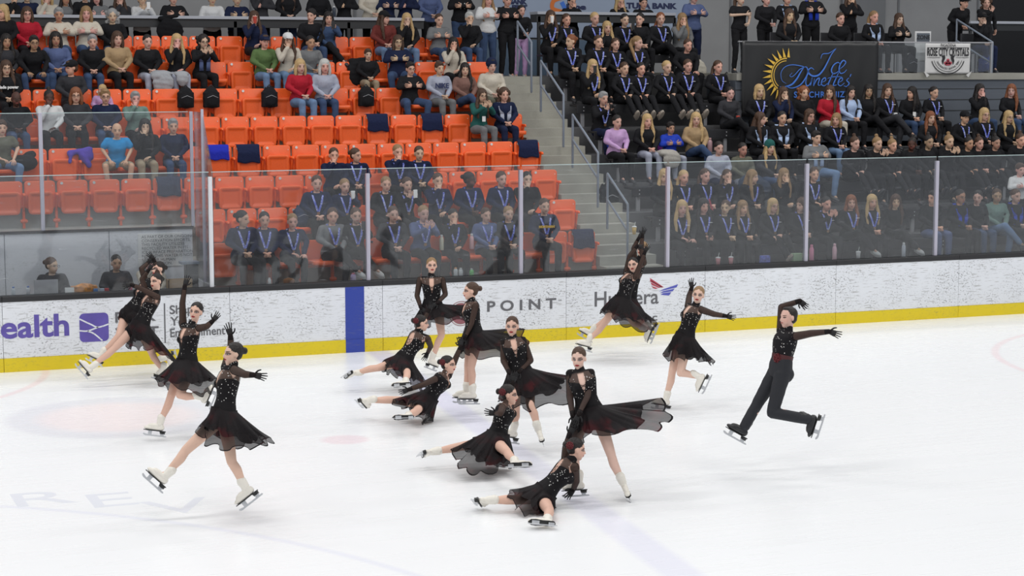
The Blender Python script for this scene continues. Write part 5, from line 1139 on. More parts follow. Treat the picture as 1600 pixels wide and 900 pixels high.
sk_('figure skater leaping by the boards in front of the striped wings emblem, arms overhead', 29.8, (971, 473), (986, 429), (989, 414), (-18, -4, -8),
    (978, 428, 'f'), (984, 400, 'm'), (996, 384, 'm'), (1008, 387), (993, 433, 'n'), (1002, 410, 'n'), (1008, 393, 'm'), (1013, 384), (942, 508, 'n'), (919, 532, 'm'), (893, 543, 'm', 915, 549), (990, 505, 'f'), (1008, 515, 'm'), (1025, 536, 'm', 1034, 511), sk=dict(L=.38, flare=.26, dr=(.16, .02, 0), dn=(-.05, -1, 0)), seed=29)
sk_('figure skater in black dress gliding, arm stretched right, between leaping pair and the man', 25.8, (1068, 532), (1087, 477), (1091, 461), (-14, -4, 8),
    (1075, 479, 'f'), (1077, 462, 'f'), (1081, 449, 'm'), (1079, 437), (1096, 484, 'n'), (1116, 491, 'm'), (1135, 494, 'm'), (1148, 497), (1050, 583, 'm'), (1040, 622, 'm'), (1018, 639, 'm', 1043, 643), (1063, 583, 'n'), (1090, 589, 'm'), (1101, 614, 'm', 1114, 587), sk=dict(L=.37, flare=.15, dr=(.13, .08, 0), dn=(-.05, -1, 0)), seed=34, hairc='sandy', skin=(.72, .48, .38))
sk_('male figure skater in black shirt and trousers leaping, arms spread, red waist sash', 21.7, (1218, 580), (1231, 517), (1231, 496), (-62, -2, 0),
    (1220, 518, 'f'), (1221, 480, 'm'), (1250, 470, 'm'), (1266, 486), (1241, 526, 'n'), (1267, 521, 'n'), (1296, 518, 'm'), (1317, 526), (1184, 630, 'm'), (1163, 667, 'm'), (1135, 671, 'm', 1167, 689), (1207, 645, 'f'), (1262, 655, 'm'), (1271, 680, 'm', 1281, 650), male=True, seed=33, curl=(.5, .15), thigh=.42, shin=.40, s=1.03, skin=(.70, .44, .36), hairc='dark')

# ================================================================ CROWD
def xat(px, Y, z):
    q = (px-800)/FOC; dY, dZ = Y-CC[1], z-CC[2]
    return CC[0] + (q*(dY*CF[1]+dZ*CF[2]) - dY*CR[1])/(CR[0]-q*CF[0])
KEYS = dict(
 a=(('lap', 'lap'), 'down', .05, 0, False, False, False, 1.0), b=(('lap', 'lap'), 'cross', .04, .3, False, False, False, 1.0),
 c=(('cross', 'cross'), 'down', .02, .05, False, False, False, 1.05), d=(('lap', 'chin'), 'down', .10, 0, False, False, False, 1.0),
 e=(('knee', 'knee'), 'wide', .32, 0, False, False, False, 1.08), f=(('lap', 'lap'), 'down', .08, -.75, False, False, False, 1.0),
 g=(('lap', 'lap'), 'down', .06, .8, False, False, False, 1.0), h=(('phone', 'lap'), 'cross', .06, 0, False, False, False, 1.0),
 i=(('lap', 'knee'), 'out', .12, 0, False, False, False, 1.0), j=(('cross', 'cross'), 'wide', .03, 0, False, False, False, 1.12),
 k=(('knee', 'lap'), 'down', .18, .15, False, False, False, 1.0), p=(('lap', 'lap'), 'down', .05, 1.3, False, False, False, 1.0),
 t=(('knee', 'knee'), 'wide', .30, 0, False, True, True, 1.05), u=(('knee', 'lap'), 'wide', .05, 0, False, True, False, 1.05),
 x=(('phone', 'phone'), 'down', .15, 0, False, False, False, 1.0),
 S=(('lap', 'lap'), 'down', .02, 0, True, False, False, 1.0), C=(('cross', 'cross'), 'down', 0, .1, True, False, False, 1.05), D=(('cross', 'chin'), 'down', .0, 0, True, False, False, 1.0),
 R=(('phone', 'phone'), 'down', .0, 0, True, False, False, 1.0), T=(('lap', 'cross'), 'down', .0, -.1, True, True, False, 1.0), L=(('lap', 'lap'), 'down', .42, .1, True, False, False, 1.0),
 U=(('side', 'phone'), 'down', .0, .5, True, False, False, 1.0))
HR = dict(l='long', b='bun', s='short', o='bob', p='pony', c='curly', t='topbun', z='bald')
HK = dict(y='blond', b='brown', d='dark', a='auburn', g='grey', w='white', s='sandy')
def crowd(rowname_, k, side, entries, Yoff=0, Z=None, Y=None):
    Yp = Y if Y is not None else ((1.15 if side == 'L' else 1.12)+.85*k+Yoff); Zf = Z if Z is not None else FL(k)
    ent = sorted(entries, key=lambda e: -e[0] if side == 'L' else e[0]); occ = []
    for n, e in enumerate(ent):
        px, code, top, pants, hs, desc = e[:6]; fl = e[6] if len(e) > 6 else ''; dz = e[7] if len(e) > 7 else 0; kw = e[8] if len(e) > 8 else {}
        st = code.isupper(); X = xat(px, Yp-.12, Zf+(1.5 if st else 1.15)); occ.append(X)
        rr = random.Random(int(px*3+k)); sc = kw.pop('s', None) or rr.uniform(.98, 1.05)
        fm = 'the steps' if Y is None or side == 'R' else 'the right'
        label = 'person %s, %s, %s from %s' % (desc, rowname_, ORD[n], fm)
        cap = ('cap', kw.pop('capc', 'black')) if 'C' in fl else (('beanie', kw.pop('capc', 'slate')) if 'N' in fl else None)
        sk = 'd' if 'd' in fl else 't' if 't' in fl else 'p' if 'p' in fl else 'f'
        person(X, Yp, Zf+dz+(.2 if 'left counter' in rowname_ and px > 405 else 0), KEYS[code], top, pants, HR[hs[0]], HK.get(hs[1] if len(hs) > 1 else 'd', 'dark'), label, rot=rr.uniform(-.12, .12), s=sc, skin=sk,
               lany='L' in fl, scarf=kw.pop('sc', 'lightblue') if 'S' in fl else False, cap=cap, glasses='G' in fl, badge='B' in fl, shoe=(.55, .55, .54) if 'w' in fl else ((.35, .3, .25) if 'e' in fl else (.03, .03, .035)),
               group='spectators, '+rowname_, logo='L' in fl and side == 'R' and k != 1, hold=HOLD.get((k, px) if not st else (k, px, 's')), **kw)
    return occ
OCC = {}
HOLD = {(7, 398): 'red', (7, 515): 'phone', (1, 540): 'pale', (1, 636): 'wphone', (0, 558): 'phone', (4, 1143): 'red', (4, 1389): 'pale', (7, 862): 'pale', (7, 978): 'phone', (4, 942): 'camera', (7, 223, 's'): 'wphone', (0, 1102): 'phone', (0, 1403): 'phone', (5, 927): 'phone', (1, 1104): 'redtube'}
OCC[7] = crowd('top orange row', 7, 'L', [
 (5, 'g', 'black', 'black', 'oy', 'in dark cardigan cut by frame'), (43, 'a', 'red', 'black', 'ob', 'in red hooded top with glasses', 'G'), (93, 'c', 'cream', 'denim', 'sg', 'in cream jumper with arms crossed', 't'), (136, 'c', 'cream', 'denim', 'os', 'in pale hooded top with arms crossed'),
 (177, 'a', 'black', 'denim', 'cg', 'in black jacket with curly grey hair'), (398, 'd', 'navy', 'black', 'lb', 'in dark jumper holding red cup'), (487, 'g', 'black', 'denim', 'sd', 'in black leaning to the side'), (515, 'h', 'denim', 'black', 'ld', 'in blue jacket looking at phone'),
 (602, 'f', 'rust', 'lightdenim', 'lb', 'in rust cardigan and black cap', 'C'), (637, 'd', 'black', 'lightdenim', 'ly', 'blond in black with crossed legs'), (688, 'c', 'grey', 'denim', 'bb', 'in grey tee and white body warmer', ''), (735, 'd', 'black', 'denim', 'sw', 'white haired in black top')])
OCC[6] = crowd('seventh orange row', 6, 'L', [
 (10, 'a', 'charcoal', 'black', 'ld', 'with long dark hair at the edge', 't'), (51, 'e', 'black', 'denim', 'sd', 'in black body warmer and glasses', 'Gt'), (88, 'a', 'slate', 'denim', 'od', 'in dark teal jacket, short black bob', 't'), (146, 'a', 'black', 'denim', 'sg', 'grey haired in big black jacket'), (184, 'a', 'tan', 'black', 'ob', 'in tan jacket with dark short hair'),
 (231, 'a', 'black', 'silver', 'bd', 'in black hooded top under grey blanket'), (277, 'd', 'black', 'silver', 'ly', 'blond in black holding hands up'), (317, 'x', 'black', 'black', 'cd', 'curly haired in black with pale blue scarf', 'SG', 0, {'sc': 'slate'}), (414, 'a', 'green', 'lightdenim', 'sb', 'in green jumper and navy cap', 'C', 0, {'capc': 'navy'}), (451, 'd', 'cream', 'lightdenim', 'lb', 'in beige jumper and white cap', 'C', 0, {'capc': 'white'}),
 (486, 'a', 'grey', 'lightdenim', 'bd', 'in grey t-shirt with dark tied hair', 't'), (577, 'a', 'black', 'khaki', 'sb', 'child in black hooded top with yellow print', '', -.05, {'s': .85, 'hood': True}), (624, 'j', 'navy', 'denim', 'ob', 'in navy sweatshirt with arms crossed', 'G'), (710, 'd', 'cream', 'black', 'ld', 'in cream printed blouse')])
OCC[5] = crowd('sixth orange row', 5, 'L', [
 (10, 'a', 'black', 'black', 'lb', 'in black hooded top with white script', 'G', 0, {'text': ('blade power', .07, 'white')}), (112, 'p', 'charcoal', 'black', 'sb', 'in dark coat and cap turned sideways', 'C'), (160, 'g', 'lilac', 'navy', 'ly', 'small child in lilac top, blond', '', -.05, {'s': .72}), (470, 'a', 'red', 'lightdenim', 'oy', 'blond in red top and pale jeans', 'e'), (509, 'a', 'silver', 'denim', 'ow', 'in pale grey hooded top, white hair'),
 (643, 'j', 'black', 'denim', 'sd', 'in black cardigan and glasses, smiling', 'G'), (688, 'a', 'silver', 'grey', 'sb', 'in lilac grey sweatshirt reading NIKE', '', 0, {'text': ('NIKE', .13, 'navy')}), (728, 'b', 'plaid', 'denim', 'ld', 'laughing in brown plaid jacket'), (770, 'a', 'cream', 'olive', 'sd', 'bearded in cream patterned cardigan, dark beanie', 'N', 0, {'capc': 'navy'})])
OCC[4] = crowd('fifth orange row', 4, 'L', [
 (26, 'a', 'black', 'denim', 'z', 'bald in black jacket and glasses', 'dG'), (77, 'd', 'white', 'black', 'td', 'in white fleece with hair up', 'd'), (120, 'a', 'charcoal', 'black', 'oa', 'in aqua top, dark jacket and glasses', 'G'), (166, 'a', 'navy', 'denim', 'ss', 'in navy jacket and glasses', 'G'), (212, 'd', 'sage', 'black', 'sg', 'grey haired in sage green fleece'),
 (752, 'x', 'teal', 'grey', 'lb', 'in teal cardigan with name badge', 'GB'), (790, 'a', 'navy', 'navy', 'cb', 'in navy with pale striped scarf', 'S', 0, {'sc': 'silver'})])
OCC[3] = crowd('fourth orange row', 3, 'L', [
 (3, 'u', 'olive', 'lightdenim', 'sb', 'in olive t-shirt cut by frame'), (183, 't', 'bright', 'khaki', 'z', 'bald in bright blue t-shirt leaning forward'), (228, 'd', 'black', 'khaki', 'ld', 'long dark hair, in black'), (272, 'a', 'navy', 'denim', 'sg', 'grey haired in puffy navy jacket')])
OCC[2] = crowd('third orange row', 2, 'L', [
 (523, 'd', 'navy', 'black', 'bb', 'in navy hooded top turned right'), (558, 'f', 'navy', 'black', 'bb', 'in navy hooded top with ribbon', 'L'), (622, 'd', 'navy', 'black', 'bs', 'in navy covering the mouth', 'L'), (657, 'a', 'navy', 'black', 'bb', 'in navy shouting with open mouth', 'L')])
OCC[1] = crowd('second orange row', 1, 'L', [
 (497, 'a', 'navy', 'black', 'bb', 'in navy top, ribbon and medal', 'L'), (540, 'h', 'navy', 'black', 'bs', 'in navy holding a pale drink', 'L'), (602, 'k', 'black', 'black', 'bs', 'in black top looking down left', 'L'), (636, 'x', 'black', 'black', 'bb', 'filming with pale phone', 'L'), (685, 'd', 'navy', 'black', 'bb', 'covering mouth with one hand', 'L'), (735, 'f', 'navy', 'black', 'bd', 'dark skinned in navy turned right', 'Ld'), (785, 'a', 'navy', 'black', 'bb', 'in navy hooded top, hands together', 'L'), (825, 'd', 'black', 'black', 'bd', 'resting chin on hand')])
OCC[0] = crowd('front orange row', 0, 'L', [
 (380, 'f', 'navy', 'black', 'bd', 'in navy jacket smiling sideways', 'Lw'), (415, 'a', 'navy', 'black', 'bd', 'in navy sweatshirt with yellow print', 'Lw'), (456, 'k', 'navy', 'black', 'bs', 'in navy leaning forward', 'Lw'), (521, 'b', 'grey', 'black', 'bb', 'in grey hooded sweatshirt', 'Lw'), (558, 'h', 'black', 'black', 'bb', 'smiling in dark top with phone', 'Lw'),
 (616, 'a', 'charcoal', 'black', 'bb', 'in dark jacket, hands between knees', 'Lw'), (661, 'x', 'slate', 'black', 'bs', 'in slate hooded top', 'L'), (709, 'd', 'black', 'black', 'bd', 'with hands over mouth, in black', 'L'), (761, 'a', 'slate', 'black', 'bb', 'in slate sweatshirt with ribbon', 'L'), (797, 'a', 'charcoal', 'black', 'bs', 'in dark grey top beside the post', 'L'), (853, 'a', 'navy', 'black', 'bb', 'in navy sweatshirt reading in yellow', 'Lw', .05, {'text': ('NORTHERN', .05, 'gold')})])
# ---- benches on the right, counted from the steps
crowd('lowest bench row', 0, 'R', [
 (1066, 'k', 'black', 'black', 'ly', 'long blond hair, hands on knees', 'L'), (1102, 'a', 'black', 'black', 'ld', 'dark haired holding a phone', 'L'), (1135, 'g', 'black', 'black', 'pb', 'laughing with brown ponytail', 'Le'), (1163, 'a', 'black', 'black', 'ls', 'sandy long hair and ribbon', 'Le'),
 (1208, 'i', 'black', 'black', 'oy', 'short blond hair and glasses', 'LGe'), (1254, 'p', 'black', 'black', 'lb', 'turned sideways with brown hair', 'L'), (1291, 'x', 'black', 'black', 'bd', 'dark tied hair in t-shirt', 'Lw'), (1333, 'b', 'black', 'black', 'la', 'very long sandy curls', 'Lw'), (1366, 'a', 'black', 'black', 'ly', 'very long pale blond hair', 'Le'), (1403, 'b', 'black', 'black', 'lb', 'long brown hair, white trainer raised', 'w'),
 (1460, 'p', 'black', 'slate', 'sd', 'in black with slate wide trousers', 'e'), (1503, 'a', 'black', 'black', 'bd', 'with blue scarf, smiling', 'SGt', 0, {'sc': 'blue'}), (1530, 'g', 'black', 'denim', 'bd', 'in black jacket and jeans', ''), (1561, 'b', 'sage', 'lightdenim', 'bb', 'in pale sage top and jeans', 't'), (1590, 'a', 'black', 'black', 'bb', 'in black tee with blue scarf', 'S', 0, {'sc': 'blue'})])
crowd('second bench row', 1, 'R', [
 (1040, 'b', 'black', 'black', 'ly', 'very long wavy blond hair', ''), (1071, 'a', 'black', 'black', 'py', 'blond with ribbon, in black', 'L'), (1104, 'a', 'black', 'black', 'pb', 'brown hair, red tube on jacket', 'L'), (1138, 'd', 'black', 'black', 'pb', 'hand on chin, in black', 'L'), (1178, 'f', 'black', 'black', 'ls', 'long straight auburn hair', 'L'), (1226, 'd', 'black', 'black', 'ls', 'sandy hair, hands at mouth', ''), (1272, 'k', 'black', 'black', 'pb', 'ponytail, looking down at hands', 'L'),
 (1598, 'c', 'white', 'black', 'sb', 'in white fleece at right edge', '')])
crowd('third bench row', 2, 'R', [
 (1126, 'a', 'silver', 'navy', 'bd', 'in pale grey hooded top', ''), (1163, 'a', 'olive', 'silver', 'bd', 'in dark strappy top', 't', -.03), (1205, 'a', 'charcoal', 'denim', 'ly', 'in teal beanie with blond hair', 'N', 0, {'capc': 'teal'}), (1278, 'j', 'grey', 'lightdenim', 'sd', 'large, grey sweater and pale blue scarf', 'S', .1), (1336, 'i', 'black', 'black', 'tb', 'brown top bun, knees up'), (1370, 'x', 'black', 'black', 'ts', 'blond top bun, hands at mouth'), (1395, 'i', 'black', 'black', 'ts', 'blond high bun, knees up'), (1427, 'g', 'black', 'black', 'td', 'dark bun turned sideways', 'd'), (1452, 'i', 'black', 'black', 'td', 'dark bun, long face', 't'), (1483, 'x', 'black', 'black', 'ts', 'sandy hair, hands clasped'), (1514, 'i', 'black', 'black', 'td', 'dark bun, smiling', 't'), (1533, 'a', 'black', 'black', 'tb', 'brown bun, in black'), (1557, 'i', 'black', 'black', 'td', 'dark bun, hands forward', 't'), (1596, 'i', 'black', 'black', 'tb', 'brown bun at right edge')])
crowd('fourth bench row', 3, 'R', [
 (966, 'a', 'lilac', 'black', 'bd', 'in pink hooded sweatshirt', '', 0), (1014, 'a', 'black', 'silver', 'ly', 'blond in black with blanket', ''), (1051, 'c', 'blue', 'silver', 'sd', 'boy in bright blue t-shirt', 't', -.03, {'s': .9, 'text': ('A', .12, 'white')}), (1090, 'b', 'tan', 'denim', 'ly', 'wavy blond in tan jacket', ''), (1190, 'f', 'black', 'black', 'lb', 'brown hair with patterned scarf', 'S'), (1225, 'a', 'black', 'black', 'bd', 'dark tied hair with blue scarf', 'S'), (1267, 'a', 'black', 'black', 'ob', 'with glasses and pale blue scarf', 'SG'), (1309, 'g', 'black', 'lightdenim', 'os', 'blond bob and blue ribbon', 'L'), (1457, 'a', 'black', 'black', 'la', 'long auburn hair with fringe'), (1506, 'k', 'black', 'black', 'bd', 'in black cap with ribbon', 'LC'), (1541, 'a', 'black', 'black', 'oy', 'blond bob and glasses', 'LG'), (1579, 'a', 'black', 'black', 'ly', 'long blond hair and glasses', 'G')])
crowd('fifth bench row', 4, 'R', [
 (942, 'x', 'black', 'navy', 'sg', 'grey haired looking through a camera', 'L', -.1), (1143, 'b', 'charcoal', 'black', 'bd', 'in dark hooded top with paper cup', 'w'), (1189, 'a', 'black', 'black', 'oy', 'blond bob with ribbon', 'L'), (1225, 'd', 'navy', 'black', 'lb', 'in navy covering her mouth'), (1259, 'a', 'black', 'black', 'ca', 'curly auburn hair, in black'), (1298, 'g', 'red', 'cream', 'lb', 'in red blouse, brown hair'), (1332, 'a', 'lightblue', 'black', 'ld', 'in pale blue shirt, black hair'), (1360, 'b', 'black', 'black', 'ld', 'laughing with long black hair', 't'), (1389, 'b', 'black', 'charcoal', 'lb', 'with cup and ribbon', 'L'), (1427, 'p', 'black', 'denim', 'ld', 'hand over face, name badge', 'B'), (1462, 'a', 'black', 'black', 'bd', 'dark hair with sunglasses on top', 'L'), (1532, 'd', 'black', 'denim', 'ld', 'long black hair, hand at mouth'), (1582, 'g', 'black', 'denim', 'la', 'auburn hair at right edge')])
crowd('sixth bench row', 5, 'R', [
 (927, 'd', 'black', 'black', 'ly', 'very long golden hair', 'L'), (976, 'i', 'black', 'black', 'bb', 'brown tied hair, white socks', 'Le'), (1002, 'i', 'black', 'black', 'bd', 'dark tied hair, knees up', 'Le'), (1042, 'i', 'black', 'black', 'by', 'blond, mouth wide open', 'Le'), (1076, 'i', 'black', 'black', 'bb', 'brown hair with hoodie', 'Le'), (1124, 'a', 'black', 'black', 'pb', 'brown ponytail, sitting apart', 'L')])
crowd('seventh bench row', 6, 'R', [
 (893, 'p', 'black', 'black', 'ba', 'auburn hair turned sideways', 'L'), (937, 'a', 'black', 'black', 'bb', 'smiling with dark tied hair', 'L'), (964, 'a', 'black', 'black', 'pb', 'sandy ponytail over shoulder', 'L'), (998, 'f', 'black', 'black', 'ps', 'long sandy ponytail, smiling', 'L'), (1072, 'e', 'black', 'black', 'bb', 'leaning forward, pale sweater behind')])
crowd('highest bench row', 7, 'R', [
 (862, 'd', 'black', 'black', 'lb', 'brown hair holding a can', 'L'), (887, 'a', 'black', 'black', 'pb', 'looking up, brown hair', 'L'), (931, 'a', 'black', 'black', 'by', 'blond tied hair', 'L'), (951, 'a', 'black', 'black', 'ly', 'long platinum hair, laughing', '', -.18), (978, 'h', 'black', 'black', 'bd', 'holding a phone', 'L'), (1001, 'g', 'black', 'black', 'bd', 'smiling, dark tied hair'), (1034, 'b', 'black', 'black', 'pa', 'red haired turned right', 'L'), (1067, 'd', 'grey', 'black', 'ls', 'in grey sweatshirt covering face')])
# ---- standing at the back
crowd('standing at left counter', 7, 'L', [
 (23, 'D', 'black', 'black', 'sd', 'in black beret and coat', 'N', 0, {'capc': 'black'}), (43, 'S', 'navy', 'black', 'sd', 'in dark jacket and grey tee', ''), (75, 'D', 'cream', 'khaki', 'oy', 'in cream knit, hand at mouth', ''), (103, 'S', 'grey', 'black', 'ld', 'in grey top, long black hair', 't'), (134, 'S', 'black', 'black', 'sd', 'in black, face above the frame'), (152, 'C', 'grey', 'black', 'od', 'dark bob, grey top', ''), (188, 'D', 'charcoal', 'black', 'lb', 'holding face in both hands', ''), (223, 'R', 'white', 'black', 'sb', 'in white sleeves holding a phone'), (272, 'P' if False else 'C', 'black', 'black', 'sd', 'large, in black sweatshirt'), (333, 'S', 'white', 'black', 'sb', 'in white shirt and black body warmer'), (372, 'C', 'navy', 'black', 'sd', 'in navy with arms folded'), (410, 'D', 'charcoal', 'black', 'sb', 'in charcoal jacket'),
 (452, 'S', 'black', 'denim', 'lb', 'in black top with round badge'), (500, 'S', 'black', 'black', 'sd', 'in black jacket beside a bottle'), (540, 'D', 'black', 'black', 'sd', 'in black resting chin'), (582, 'S', 'cream', 'black', 'sb', 'in striped cream cardigan'), (608, 'C', 'navy', 'black', 'sd', 'in dark navy t-shirt'), (636, 'D', 'navy', 'black', 'sd', 'in dark shirt, hand raised'), (674, 'S', 'slate', 'black', 'sb', 'in slate blue pullover'), (722, 'C', 'black', 'denim', 'sb', 'in black top with letter N', '', 0, {'text': ('N', .16, 'white')})], Y=9.0, Z=FL(7))
crowd('standing at top of steps', 7, 'L', [(765, 'C', 'white', 'denim', 'ls', 'in white sleeves and black vest', 'w'), (795, 'C', 'black', 'black', 'sd', 'tall in black with folded arms', 'w'), (817, 'S', 'black', 'lilac', 'bd', 'young, black tee and lilac trousers', 'w', 0, {'s': .9})], Y=7.6, Z=FL(7)-.05)
crowd('standing at middle counter', 7, 'R', [(896, 'D', 'black', 'black', 'sd', 'in black, hands at face'), (971, 'D', 'black', 'black', 'ly', 'with long blond hair'), (1008, 'C', 'black', 'black', 'sd', 'in black with folded arms')], Y=9.05, Z=FL(7))
crowd('standing beside the highest bench', 7, 'R', [(1087, 'C', 'slate', 'navy', 'sb', 'tall in slate blue pullover', '', 0, {'s': 1.08})], Y=7.5, Z=FL(7))
crowd('standing on upper platform', 7, 'R', [(1160, 'T', 'black', 'black', 'pb', 'in black t-shirt, hand on chest'), (1200, 'S', 'black', 'black', 'sd', 'in black fleece'), (1233, 'S', 'black', 'black', 'sd', 'in black with pale blue scarf', 'S'), (1272, 'C', 'black', 'black', 'sd', 'large, black t-shirt and blue scarf', 'S', 0, {'sc': 'blue', 's': 1.08}), (1332, 'D', 'black', 'black', 'lb', 'in black touching collar'), (1498, 'L', 'black', 'black', 'sd', 'leaning over the rail in cap', 'C', -.02), (1545, 'U', 'black', 'black', 'cb', 'raising a phone, brown wavy hair', '', .02)], Y=6.6, Z=PZ)
crowd('seated on upper platform', 7, 'R', [(1236, 'a', 'black', 'black', 'lb', 'laughing with long brown hair'), (1316, 'a', 'black', 'black', 'bb', 'brown hair, green lanyard'), (1368, 'a', 'black', 'black', 'ps', 'sandy ponytail and blue scarf', 'S'), (1408, 'c', 'black', 'black', 'lb', 'long brown hair, arms crossed'), (1536, 'd', 'black', 'navy', 'sd', 'boy in black cap', 'C')], Y=6.02, Z=PZ)
# chairs behind the platform rail carry those seated there
M['chairdark'] = simple('dark_folding_chair', (.04, .04, .045), .5)
def folding_chair(X, Y, Z, label):
    t = thing('folding_chair', label, 'chair', (X, Y, Z), 0, 'folding chairs on the platform')
    obj('seat', box(-.2, .2, -.2, .2, .41, .44), M['chairdark'], t, bevel=.01); obj('backrest', box(-.2, .2, .2, .23, .6, .85), M['chairdark'], t, bevel=.01)
    for sx in (-.19, .19):
        for sy in (-.18, .21): obj('leg', capsule(V(sx, sy, 0), V(sx, sy, .42 if sy < 0 else .84), .012, .012, 6), M['chairdark'], t, True)
for px, w in ((1236, 'first'), (1316, 'second'), (1368, 'third'), (1408, 'fourth'), (1536, 'fifth')): folding_chair(xat(px, 5.73, PZ+1.15), 6.04, PZ, 'dark folding chair behind the platform rail, %s from the left' % w)
# ---- timekeepers in the box
for px, cd, top, hs, lab, fl, kw in ((82, 'f', 'charcoal', 'bb', 'person in dark jumper and glasses seated behind a laptop', 'G', {}), (183, 'a', 'charcoal', 'bd', 'person in dark zipped jacket seated in the box, middle', '', {}), (236, 'd', 'cream', 'lg', 'person in cream fleece, hand at face, seated in the box', '', {})):
    X = xat(px, .85, 1.50); person(X, .98, .25+.13, KEYS[cd], top, 'black', HR[hs[0]], HK[hs[1]], lab, s=.98, glasses='G' in fl, skin='t' if px == 183 else 'f', rot=.0, group='timekeepers in the box')
    c_ = thing('stool', 'dark stool under the %s timekeeper' % {82: 'left', 183: 'middle', 236: 'right'}[px], 'stool', (X, .98, .25), 0); obj('seat', box(-.19, .19, -.17, .17, .47, .51), M['chairdark'], c_, bevel=.01); obj('leg', capsule(V(0, 0, 0), V(0, 0, .48), .03, .03, 8), M['chairdark'], c_, True)
# ---- seats, pans folded up unless somebody sits there
for k in range(8):
    occ = set(nearest_seat(k, X) for X in OCC[k]); i = 0
    while True:
        X = seatx(k, i)
        if X < LEFTX[k]: break
        up = i not in occ
        seat(k, X, up, 'orange folding seat, %s from the steps in the %s row, %s' % (ORD[i], rowname[k], 'folded up' if up else 'occupied')); i += 1

# ================================================================ LOOSE ITEMS
def bottle(px, py, Y, Z, col, label, h=.24, r=.037, capc=(.6, .6, .6)):
    X = xat(px, Y, Z+h/2); t = thing('water_bottle', label, 'bottle', (X, Y, Z), 0, 'bottles by the glass')
    U_ = lambda rr: (V(rr, 0, 0), V(0, rr, 0))
    m = mesh_from('body', rings_mesh([(V(0, 0, z*h), *U_(r*q)) for z, q in ((0, .85), (.03, 1), (.7, 1), (.8, .8), (.86, .55))], 14), True); m.materials.append(M['gloss']); link('bottle_body', m, parent=t, color=col)
    m = mesh_from('cap', rings_mesh([(V(0, 0, z*h), *U_(r*q)) for z, q in ((.85, .6), (.98, .6), (1.0, .5))], 12), True); m.materials.append(M['gloss']); link('cap', m, parent=t, color=capc)
def cup(px, Y, Z, col, label):
    X = xat(px, Y, Z+.07); t = thing('drink_cup', label, 'cup', (X, Y, Z), 0, 'drinks cups'); U_ = lambda rr: (V(rr, 0, 0), V(0, rr, 0))
    m = mesh_from('cup', rings_mesh([(V(0, 0, z), *U_(q)) for z, q in ((0, .03), (.13, .042))], 14), True); m.materials.append(M['gloss']); link('cup_body', m, parent=t, color=col)
    m = mesh_from('lid', rings_mesh([(V(0, 0, z), *U_(q)) for z, q in ((.13, .045), (.14, .045), (.15, .03))], 14), True); m.materials.append(M['gloss']); link('lid', m, parent=t, color=(.75, .75, .75)); obj('straw', capsule(V(0, 0, .14), V(.02, 0, .22), .004, .004, 6), M['white'], t, True)
F0 = 1.12
for a_, b_, w_ in ((-4.9, SX0-.02, 'left'), (SX1+.02, 22, 'right')): struct(obj('trim_5%d' % (0 if w_ == 'left' else 1), box(a_, b_, .165, .34, .93, 1.12), M['darksteel']), 'dark ledge behind the rink glass, ' + w_ + ' part', 'ledge')
bottle(1268, 405, .25, F0, (.75, .25, .38), 'pink water bottle standing behind the glass beside a post', .30, .042, (.75, .25, .38))
bottle(1304, 405, .25, F0, (.70, .42, .48), 'pale pink water bottle behind the glass', .30, .040, (.7, .42, .48)); bottle(1412, 400, .25, F0, (.5, .52, .58), 'pale grey water bottle behind the glass at right', .27)
bottle(690, 372, .95, FL(0)+.57, (.62, .58, .45), 'cream water bottle by the front orange seats', .26); bottle(737, 378, .95, FL(0)+.57, (.65, .36, .38), 'pink water bottle by the front orange seats', .26)
bottle(737, 425, .22, F0, (.15, .55, .15), 'small green can behind the glass', .13, .035); bottle(552, 440, .22, F0, (.4, .3, .5), 'lilac tumbler with pink lid behind the glass', .14, .045, (.6, .2, .25)); bottle(712, 428, .22, F0, (.6, .62, .62), 'clear plastic bottle behind the glass', .16, .035, (.7, .3, .1)); bottle(720, 428, .2, F0, (.6, .62, .62), 'second clear plastic bottle behind the glass', .15, .035)
bottle(421, 446, .2, F0, (.6, .6, .6), 'small silver can behind the glass', .12, .03)
bottle(1031, 180, 4.3, FL(4)+.0, (.16, .02, .2), 'purple tumbler under the sixth bench', .26, .045, (.1, .1, .1)); bottle(1109, 185, 4.3, FL(4), (.45, .28, .3), 'dusty pink tumbler under the benches', .28, .05, (.5, .3, .3))
bottle(1571, 185, 3.6, FL(3)+.1, (.5, .5, .5), 'pale bottle between two people at far right', .24)
bottle(864, 95, 6.6, FL(6)+.1, (.55, .55, .55), 'white bottle beside the highest benches', .26); bottle(1187, 20, 5.4, PZ, (.5, .5, .5), 'pale bottle near the platform rail', .26); bottle(483+39, 15, 8.6, 5.56, (.03, .04, .06), 'dark bottle standing on the left counter', .22)
cup(1122, .25, F0, (.55, .2, .22), 'pink iced drink with straw behind the glass, left one'); cup(1142, .25, F0, (.55, .2, .22), 'pink iced drink with straw behind the glass, right one'); cup(1341, .26, F0, (.5, .5, .5), 'clear drink cup behind the glass'); cup(991, 1.55, 1.59, (.6, .4, .1), 'amber drink left on the concrete steps')
